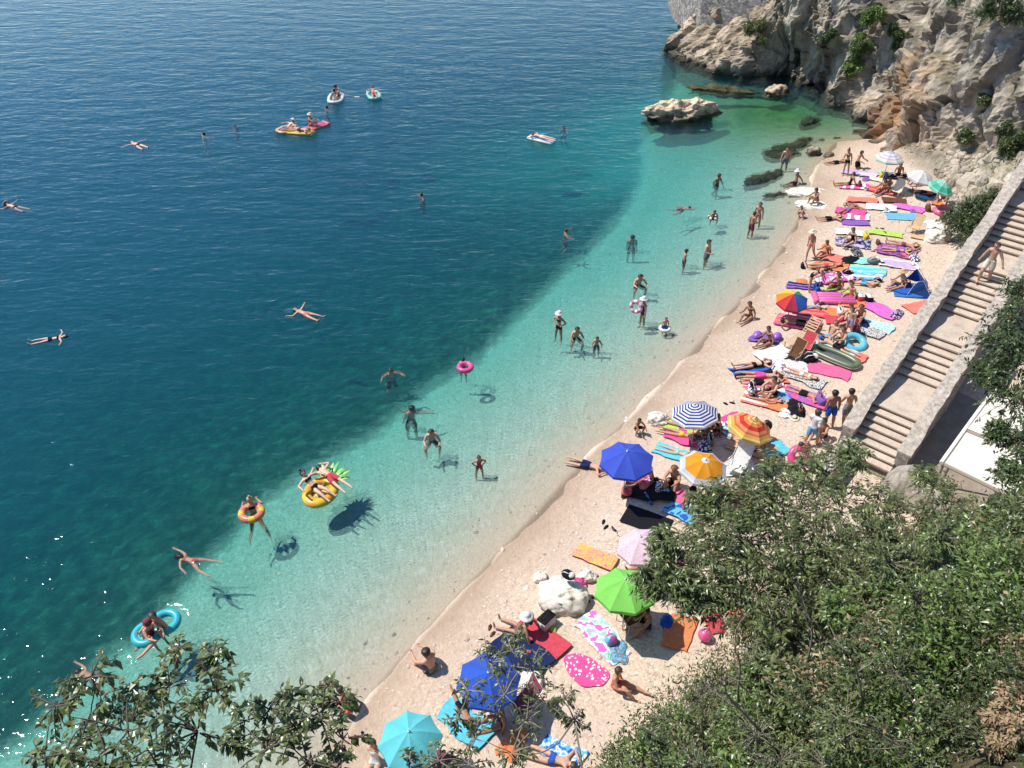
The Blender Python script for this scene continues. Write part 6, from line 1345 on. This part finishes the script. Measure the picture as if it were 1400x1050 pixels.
towel(1194,446,1,.3,1.1,1.9,'zebra:cyan,white','cyan and white patterned towel',wr=.025); towel(1192,455,1,.4,.9,1.2,'zebra:white,black','white towel with dark stripes below the cyan one'); bag(1168,453,'maroon','maroon and pink bag beside the standing child',s=1.4,col2='pink'); clothes(1181,444,'navy','navy heap between the couple and the cyan towel',.8,.5,.18)
# ================================================================== middle rows
towel(1046,464,1,.15,.9,1.5,'purple','purple towel under the woman by the lilac cushions'); sitting('sitr',1052,470,(-1,.3),'woman leaning on lilac cushions with bent knee','bikini','brown',3,'k')
for i,(a,b_) in enumerate(((1035,462),(1062,464))):
    m=MB(); m.ball((0,0,.16),(.28,.20,.17),0,14,8); s_=MB(); s_.torus((0,0,.16),.275,.012,0,24,5,sq=.72); thing_at('cushion',m.mesh('cushion',[plastic('a86cd8')],True),a,b_,('lilac inflatable cushion in front of the woman with the bent knee','lilac inflatable cushion behind the woman with the bent knee')[i],'cushion',(1,.2),'lilac cushions',0,True,[('seam',s_.mesh('seam',[plastic(CC['purple'])],True))])
towel(1056,485,1,-.3,1.0,1.7,'white','white towel between the lilac cushions and the red chair',wr=.04)
sunbed(1094,469,(-.9,.55),'slatted wooden sunbed in the middle of the beach'); deckchair(1098,483,(-.85,.55),'red','red folding chair in front of the wooden sunbed',WOODM); deckchair(1085,490,(-.9,.5),'brown','low brown folding chair left of the black rucksack',WOODM,low=True); bag(1107,494,'black','black rucksack at the corner of the pink towel',kind='pack',s=1.3); bag(1112,476,'brown','brown bag between the sunbed and the dinghy',kind='pack',s=.9)
p=G(1141,491); 
def dinghy(p,d,L,Wd,label):
    root=bpy.data.objects.new('dinghy',None); COL.objects.link(root); root['label']=label; root['category']='inflatable boat'
    b=MB(); b.torus((0,0,0),Wd/2-.1,.13,0,40,10); V=np.array(b.v); V[:,1]+=np.sign(V[:,1])*np.clip(np.abs(V[:,1])/.2,0,1)*(L-Wd)/2; b.v=[tuple(q) for q in V]; link('hull_tube',b.mesh('hull_tube',[plastic('6e7a5c')],True),root)
    b=MB(); b.torus((0,0,-.02),Wd/2-.0,.035,0,40,6); V=np.array(b.v); V[:,1]+=np.sign(V[:,1])*np.clip(np.abs(V[:,1])/.2,0,1)*(L-Wd)/2; b.v=[tuple(q) for q in V]; link('rub_strip',b.mesh('rub_strip',[plastic('eef0e8')],True),root)
    b=MB(); b.box((0,0,-.07),(Wd-.24,L-.4,.06),0,bev=.02); link('floor',b.mesh('floor',[plastic('6c6e70')],True),root); place(root,p,d,True)
dinghy((p[0],p[1],p[2]+.15),gdir(1141,491,1,.42),2.2,.85,'grey green dinghy lying on the sand beside the pink towel')
sitting('sitl',1135,463,(-1,.5),'boy with brown hair sitting in the row above the dinghy','trunks','sky',1,'n'); sitting('sitk',1151,470,(-1,.45),'boy in black shorts sitting beside the turquoise ring','trunks','black',1,'b')
lying('prone',(1121,466),(1166,489),'man with blue cap lying beside the dinghy','trunks','black',1,'k',hat='blue'); towel(1143,476,1,.45,.9,2.0,'blotch:sky,white,cyan,white','sky blue and white towel under the man beside the dinghy')
p=G(1167,472); vring('swim_ring',(p[0],p[1],p[2]+.14),.40,.15,['cyan'],'turquoise ring leaning beside the boy in black shorts',tilt=.3); towel(1171,490,1,-.7,.8,1.0,'coral','coral towel sticking out beside the turquoise ring'); m=MB(); m.ball((0,0,.03),(.42,.24,.035),0,18,6); s_=MB(); s_.torus((0,0,.03),.41,.014,0,26,5,sq=.57); thing_at('body_board',m.mesh('body_board',[plastic('5a5c64')],True),1176,462,'grey oval board beyond the turquoise ring','board',(1,.3),None,.01,True,[('rail',s_.mesh('rail',[plastic(CC['white'])],True))])
towel(1132,507,1,.28,1.0,2.0,'pink','plain pale pink towel, empty, below the dinghy',wr=.012)
towel(1075,503,1,.12,1.1,2.0,'dots:white,lilac','white and lilac speckled towel in the row below the black rucksack'); clothes(1070,503,'purple/black','dark purple clothes on the white and lilac speckled towel',.5,.35,.12); hat(1097,505,'white','white sun hat on the white and lilac speckled towel')
towel(1026,508,1,-.15,.9,1.9,'stripe:blue,black','blue and black towel under the outermost woman of the row'); lying('suph',(1055,500),(1004,506),'outermost woman of the row, in black bikini','bikini','black',1,'k',style='long')
lying('prone',(1070,518),(1012,518),'sunbather in pink red shorts lying face down in the row','trunks','hotpink',1,'k'); towel(1048,519,1,0,.9,1.9,'coral','coral towel under the sunbather in pink red shorts')
lying('suph',(1066,527),(1013,526),'sunbather in black trunks in the row next to the pink red shorts','trunks','black',1,'k'); towel(1045,529,1,.02,.8,1.9,'stripe:pink,white','pink and white striped towel under the third sunbather of the row')
sitting('sitk',1057,538,(-1,.5),'man with round bare back sitting at the end of the row','trunks','black',1,'k'); bag(1027,538,'white/navy','navy and white striped bag by the row of sunbathers',s=1.4,col2='navy')
lying('supk',(1066,553),(1028,545),'woman lying with raised knee behind the red umbrella','bikini','coral',2,'b'); towel(1045,550,1,.25,1.0,2.0,'stripe:orange,white,coral','orange striped towel under the woman behind the red umbrella'); towel(1068,556,1,.2,.8,1.4,'orange','orange towel end sticking out behind the red umbrella'); clothes(1072,547,'sky','pale blue cloth right of the man with the round back',.9,.6,.12)
towel(1098,518,1,.35,.9,2.0,'zebra:white,black','white towel with black leaf pattern under a lying woman'); lying('sup',(1118,523),(1072,507),'woman lying on the black leaf patterned towel','bikini','white',1,'b')
towel(1103,545,1,.3,1.0,2.1,'blotch:hotpink,purple,pink,hotpink','pink and purple towel under the man in black trunks'); lying('prone',(1122,549),(1080,534),'man in black trunks lying face down on the pink and purple towel','trunks','black',2,'b'); bag(1121,551,'purple','purple and orange toy bag at the head of the man in black trunks',s=1.3,col2='orange')
clothes(1086,558,'black','black heap above the straw hat',1.0,.7,.3); clothes(1073,565,'white','white cloth left of the straw hat',.6,.5,.16); hat(1086,572,'cream','large cream straw hat on bare sand'); bag(1093,563,'brown','brown bag right of the black heap',s=.9)
sitting('stand',1132,584,(-.6,-1),'man in blue trunks walking up beside the parapet','trunks','2f49b0' if False else 'blue',3,'k'); sitting('walk',1153,581,(-.4,-1),'broad man in grey trunks close to the parapet','trunks','grey',2,'k',scale=1.0)
sitting('walk',1108,609,(.8,-.6),'man in white shirt and pale blue shorts walking at the foot of the parapet','shirt','white',2,'b',col2='sky')
sitting('sitk',1124,596,(-1,.8),'dark clad person crouching behind the man in the white shirt','trunks','black',2,'k'); 
p=G(1092,630); vring('swim_ring',(p[0],p[1],p[2]+.2),.32,.14,['hotpink'],'hot pink ring carried by a child at the low ledge',tilt=.8); sitting('bend',1099,628,(-.8,.6),'child bending over the hot pink ring','onepiece','pink',1,'b',scale=.8)
# ================================================================== around the striped, red and orange umbrellas
sitting('squat',871,592,(.8,.6),'dark child squatting on the wet sand left of the striped umbrella','trunks','black',3,'k',scale=.72); sitting('sitr',1026,435,(-1,.5),'bather sitting alone on the wet sand facing the sea','bikini','brown',3,'k')
towel(946,578,1,.12,.7,1.9,'teal','teal mat in the shade of the striped umbrella'); towel(937,586,1,.2,.8,1.9,'lime','yellow green towel under the man in blue trunks'); lying('prone',(966,593),(912,578),'man in blue trunks lying below the striped umbrella','trunks','blue',2,'k'); towel(938,601,1,.35,.9,1.9,'hotpink','hot pink towel under the woman below the striped umbrella'); lying('prone',(958,604),(904,591),'woman lying on the hot pink towel below the striped umbrella','bikini','yellow',2,'k',style='long')
sitting('sitk',973,585,(-.8,.6),'woman in red sitting in the shade of the striped umbrella','onepiece','red',3,'k',style='long'); sitting('sitr',981,592,(-1,.3),'dark haired companion behind the woman in red in the shade','bikini','black',4,'k',style='long'); clothes(962,609,'navy/white','dark clothes in the shadow of the striped umbrella',.9,.6,.16); bag(971,606,'grey','grey bag in the shadow of the striped umbrella',s=1.0); sandals(997,552,(1,.3),'black','dark sandals on bare sand beyond the striped umbrella')
towel(923,622,1,.3,.75,2.0,'cyan','cyan towel under the woman by the orange umbrella'); lying('prone',(948,629),(902,615),'woman with her head under the orange umbrella','bikini','mint',1,'b')
towel(1003,574,1,-.6,.8,1.2,'hotpink','hot pink towel at the seaward side of the red umbrella'); towel(1002,589,1,.5,1.0,1.5,'blotch:white,cyan,white,sky','white and cyan towel beside the red umbrella')
lying('sup',(1026,604),(996,590),'person lying with feet to the sea under the red umbrella','trunks','coral',2,'k'); sitting('sitl',1034,608,(-1,-.35),'woman with dark hair sitting below the red umbrella, middle one','bikini','coral',1,'k'); sitting('sitl',1030,617,(-1,-.3),'man with bare legs stretched out below the red umbrella, nearest one','trunks','black',1,'k'); sitting('sitk',1049,602,(-1,-.2),'dark haired woman leaning on the pole of the red umbrella','bikini','black',2,'k',style='long'); towel(1025,613,1,.3,1.2,2.0,'tan','tan blanket under the group below the red umbrella'); towel(1056,617,1,-.25,.9,1.5,'cyan','cyan towel behind the group below the red umbrella')
b=MB(); 
V_=[];n_=10
for z in (.0,.09):
    for k in range(n_): r_=.34 if k%2==0 else .17; V_.append((r_*math.cos(k*math.pi/5),r_*math.sin(k*math.pi/5),z))
V_+=[(0,0,.13),(0,0,-.02)]; b.add(V_,[(k,(k+1)%n_,n_+(k+1)%n_,n_+k) for k in range(n_)]+[(n_+k,n_+(k+1)%n_,2*n_) for k in range(n_)]+[((k+1)%n_,k,2*n_+1) for k in range(n_)]); thing_at('star_float',b.mesh('star_float',[plastic('f8d92c')]),1051,633,'yellow star float above the big tree','float',(1,.2),None,.02)
deckchair(1006,648,(-.7,.7),'white','white reclining chair right of the orange umbrella',back=1.25,s=1.15); towel(1012,642,1,-.1,.8,1.4,'white','white towel spread beside the white reclining chair')
# ================================================================== around the blue umbrella
lying('prone',(829,645),(779,634),'man in navy trunks lying face down on bare wet sand','trunks','navy',1,'b')
m=MB(); m.tube([(0,-.45,.09),(0,-.2,.10),(0,.2,.10),(0,.5,.08)],[.05,.10,.10,.04],10); s_=MB(); s_.tube([(0,.2,.10),(0,.32,.10)],.108,10); thing_at('watermelon_float',m.mesh('watermelon_float',[plastic(CC['red'])],True),847,646,'red and green float under the edge of the blue umbrella','float',(1,.15),None,.0,True,[('green_band',s_.mesh('green_band',[plastic(CC['green'])],True))])
p=G(868,653); vring('swim_ring',(p[0],p[1],p[2]+.12),.30,.13,['coral','pink'],'coral ring lying under the blue umbrella'); 
towel(888,671,1,.1,1.3,2.1,'black','black blanket in the shadow of the blue umbrella'); sitting('sitr',890,657,(-1,.2),'woman in white flowered dress sitting right of the blue umbrella','dress','white/pink',3,'b'); sitting('sitk',921,661,(-.5,1),'broad bald man sitting behind the flowered dress','trunks','black',2,'n'); clothes(878,663,'coral','coral heap of towels on the black blanket',.7,.5,.2); clothes(905,667,'brown/white','brown and white things at the knees of the bald man',.7,.5,.2)
clothes(912,671,'cyan','cyan cloth on the edge of the black blanket',.9,.45,.12,(1,-.3)); ball_(857,677,.20,['red','coral'],'red ball at the foot of the blue umbrella'); b=MB(); b.tube([(0,-.28,.06),(0,.20,.06),(0,.22,.06),(0,.30,.06)],[.055,.055,.03,.025],10); s_=MB(); s_.tube([(0,.29,.06),(0,.35,.06)],.032,8); thing_at('water_bottle',b.mesh('water_bottle',[plastic('3060b8')],True),887,684,'blue bottle lying in the umbrella shadow','bottle',(-.6,-1),None,.0,True,[('cap',s_.mesh('cap',[plastic(CC['white'])],True))])
sitting('sitk',946,690,(-.6,1),'woman in black sun hat and orange wrap sitting by the big tree','bikini','orange',3,'k',hat='black'); towel(941,684,1,.4,.8,1.2,'pink','pink towel beside the woman in the black sun hat'); towel(936,701,1,.5,1.0,1.3,'blotch:blue,sky,cyan,sky','blue water patterned towel in front of the black sun hat',wr=.05); sitting('sitr',972,682,(-.8,.6),'woman in red behind the leaves of the big tree','bikini','red',3,'b'); lying('prone',(985,700),(960,712),'sunbather half hidden by the big tree','trunks','brown',3,'k'); towel(1003,690,1,-1,.9,1.8,'blotch:red,coral,maroon,red','red patterned towel under the leaves right of the orange umbrella',wr=.03); clothes(985,672,'red','red heap under the leaves below the orange umbrella',.6,.5,.25); clothes(962,700,'black/white','black and white clothes near the blue water patterned towel',.7,.45,.16)
sandals(827,717,(.6,-1),'black','black sandals alone on the shingle below the blue umbrella'); b=MB(); b.tube([(0,-.14,.03),(.03,0,.03),(0,.14,.03)],[.03,.05,.03],8); s_=MB(); s_.tube([(0,.14,.03),(.1,.26,.05),(.06,.36,.08)],.014,6); thing_at('snorkel_mask',b.mesh('snorkel_mask',[plastic('1c1c20')],True),840,724,'black snorkel mask beside the black sandals','mask',(.7,.7),None,.0,True,[('snorkel',s_.mesh('snorkel',[plastic('dddddd')],True))])
towel(884,713,1,.35,1.05,1.9,'black','plain black towel between the blue and the pink umbrellas',wr=.012,ragged=.01)
sitting('sitl',896,781,(-1,.2),'person in the shade between the pink and the green umbrella','trunks','maroon',3,'k'); towel(905,775,1,.2,1.0,1.8,'maroon','maroon towel in the shade of the pink umbrella'); clothes(917,787,'lime','lime green heap beside the maroon towel',.6,.45,.2); towel(813,763,1,.35,.7,1.7,'zebra:yellow,pink','yellow and pink wrap lying on the shingle',wr=.05)
deckchair(862,852,(-.9,.5),'brown','brown folding chair below the green umbrella',WOODM,s=1.1); sitting('sitk',885,855,(-.8,.4),'person in the shadow behind the green umbrella','trunks','navy',3,'k')
# ================================================================== shingle at the front
g=G(782,816); o=bag(781,812,'black','dark bag lying on top of the big white boulder',kind='pack',s=.9,d=(1,.6)); o.location.z+=.80; o.location.x-=.12
clothes(789,800,'hotpink','pink cloth beside the big white boulder',.4,.5,.35); sandals(809,820,(1,.4),'black','black sandals right of the big white boulder'); sandals(672,862,(.5,-1),'brown','brown sandals near the red towel'); 
o=towel(738,873,1,.72,1.05,2.1,'red','bright red towel under the woman in the white hat',wr=.012,ragged=.02); towel(713,893,1,.75,1.25,2.2,'navy','dark navy towel with creases beside the red one',wr=.03); clothes(722,893,'hotpink','pink top on the dark navy towel',.45,.35,.08)
sitting('sitl',716,866,(-1,-.35),'woman in white sun hat sitting on the bright red towel','onepiece','black',2,'b',hat='white',style='long'); bag(748,855,'white','white and black beach bag beside the bright red towel',kind='box',s=1.2,col2='black',d=(1,.7)); clothes(756,862,'lime','lime cloth against the white and black bag',.25,.2,.1)
towel(822,872,1,1.15,1.05,2.1,'blotch:magenta,white,mint,lilac','white towel with magenta, mint and lilac print',wr=.015); ball_(835,880,.19,['purple','hotpink','cyan'],'purple and pink ball on the printed white towel'); clothes(845,893,'grey/sky','grey and blue clothes at the foot of the printed towel',.8,.5,.14); clothes(833,897,'mint','mint cap sized cloth beside the printed towel',.3,.25,.1); towel(800,916,1,.55,1.05,1.75,'dots:hotpink,white','hot pink dotted towel of leaf shape',leaf=True,wr=.01)
sitting('sitk',592,918,(-.7,-.6),'man sitting on the wet sand with his back to the camera','trunks','grey',1,'k')
towel(930,866,-.35,1,1.0,1.6,'orange','bright orange towel behind the leaves of the slope',wr=.012); ball_(963,874,.20,['hotpink','pink'],'pink ball right of the bright orange towel'); clothes(975,850,'red','red heap beyond the pink ball',.9,.5,.25); clothes(1010,848,'coral','coral heap under the big tree',.8,.5,.25); clothes(912,850,'blue','blue heap beside the bright orange towel',.5,.4,.2)
towel(637,990,1,.75,1.0,2.0,'cyan','cyan towel under the person right of the turquoise umbrella',wr=.02); lying('supk',(640,990),(628,955),'person lying on the cyan towel behind twigs','trunks','black',3,'k'); deckchair(717,972,(-.9,.4),'maroon','maroon folding chair behind the shaded blue umbrella',s=1.15); sitting('sitr',688,990,(-1,.2),'person in purple in the shadow of the shaded blue umbrella','onepiece','purple',3,'k'); clothes(703,1016,'orange','orange bag like heap below the shaded umbrella',.9,.6,.25,(1,.6)); towel(765,1030,1,.6,.8,1.4,'blotch:blue,sky,white,sky','blue patterned towel at the bottom edge'); lying('prone',(772,1045),(740,1035),'pink skinned sunbather at the bottom edge','briefs','blue',1,'b')
sitting('sitl',514,1046,(-.4,1),'person in white sitting left of the turquoise umbrella','onepiece','white',1,'b'); towel(588,1043,1,.3,.9,1.5,'maroon','maroon towel in the shadow of the turquoise umbrella')
sitting('sitr',841,938,(1,.5),'dark haired person at the edge of the shrubs above the dotted towel','trunks','coral',2,'b'); sitting('stand_b',484,985,(-.4,-1),'bather half hidden behind the smaller leafy tree','trunks','black',3,'k') if False else sitting('squat',484,980,(-.6,-1),'bather crouching behind the smaller leafy tree at the waterline','bikini','coral',2,'b')
towel(1160,426,1,.1,.01+.9,1.2,'cream','cream mat right of the orange mat') if False else None
# walker on the stairs
q=stp(10.05,-.80,0); person('walkdown',(q[0],q[1],zline(10.05)+.0),-STD*np.array([1,1])+STN*-.1,'broad bare chested man in pale trunks walking down the stairs','trunks','cream',1,'b',scale=1.08,tilt=False,group='people on the beach')
print('people',NP[0])
# pebbles: pale stones scattered over the shingle
rg=np.random.default_rng(77); m_=4200
t_=rg.uniform(0,1,m_); yy=rg.uniform(8,50,m_); a=np.array(SHORE)[:,:2]; xx=np.interp(yy,a[1:21,1],a[1:21,0])+rg.uniform(-3,9,m_)
zz_,d1,_,d3,_,_=height(xx,yy,True); k=(d3<.2)&(d1>-6); xx,yy,zz_=xx[k],yy[k],zz_[k]; m_=len(xx)
ico=[(0,0,1),(.9,0,.45),(.28,.85,.45),(-.72,.53,.45),(-.72,-.53,.45),(.28,-.85,.45),(.72,.53,-.45),(-.28,.85,-.45),(-.9,0,-.45),(-.28,-.85,-.45),(.72,-.53,-.45),(0,0,-1)]
fi=[(0,1,2),(0,2,3),(0,3,4),(0,4,5),(0,5,1),(1,6,2),(2,7,3),(3,8,4),(4,9,5),(5,10,1),(6,7,2),(7,8,3),(8,9,4),(9,10,5),(10,6,1),(11,7,6),(11,8,7),(11,9,8),(11,10,9),(11,6,10)]
sz=rg.gamma(2.2,.011,m_)+.008; V_=np.array(ico)[None]*(sz[:,None,None]*rg.uniform(.6,1.3,(m_,1,3))*np.array([1,1,.6]))*rg.uniform(.8,1.2,(m_,12,1))+np.stack([xx,yy,zz_],1)[:,None]
F_=(np.array(fi)[None]+12*np.arange(m_)[:,None,None]).reshape(-1,3)
n=NT('pebble'); tn=n.attr('tone'); PB=n.base(n.ramp(tn,[(0,(.22,.19,.165)),(.35,(.48,.40,.33)),(.7,(.62,.52,.43)),(1,(.76,.69,.60))]),.8,.2)
link('pebbles',mesh_np('pebbles',V_.reshape(-1,3),F_,[PB],False,dict(tone=np.repeat(rg.beta(2,1.6,m_),12))),kind='stuff',label='loose pale pebbles scattered over the shingle and shallow sea bed',cat='pebbles')
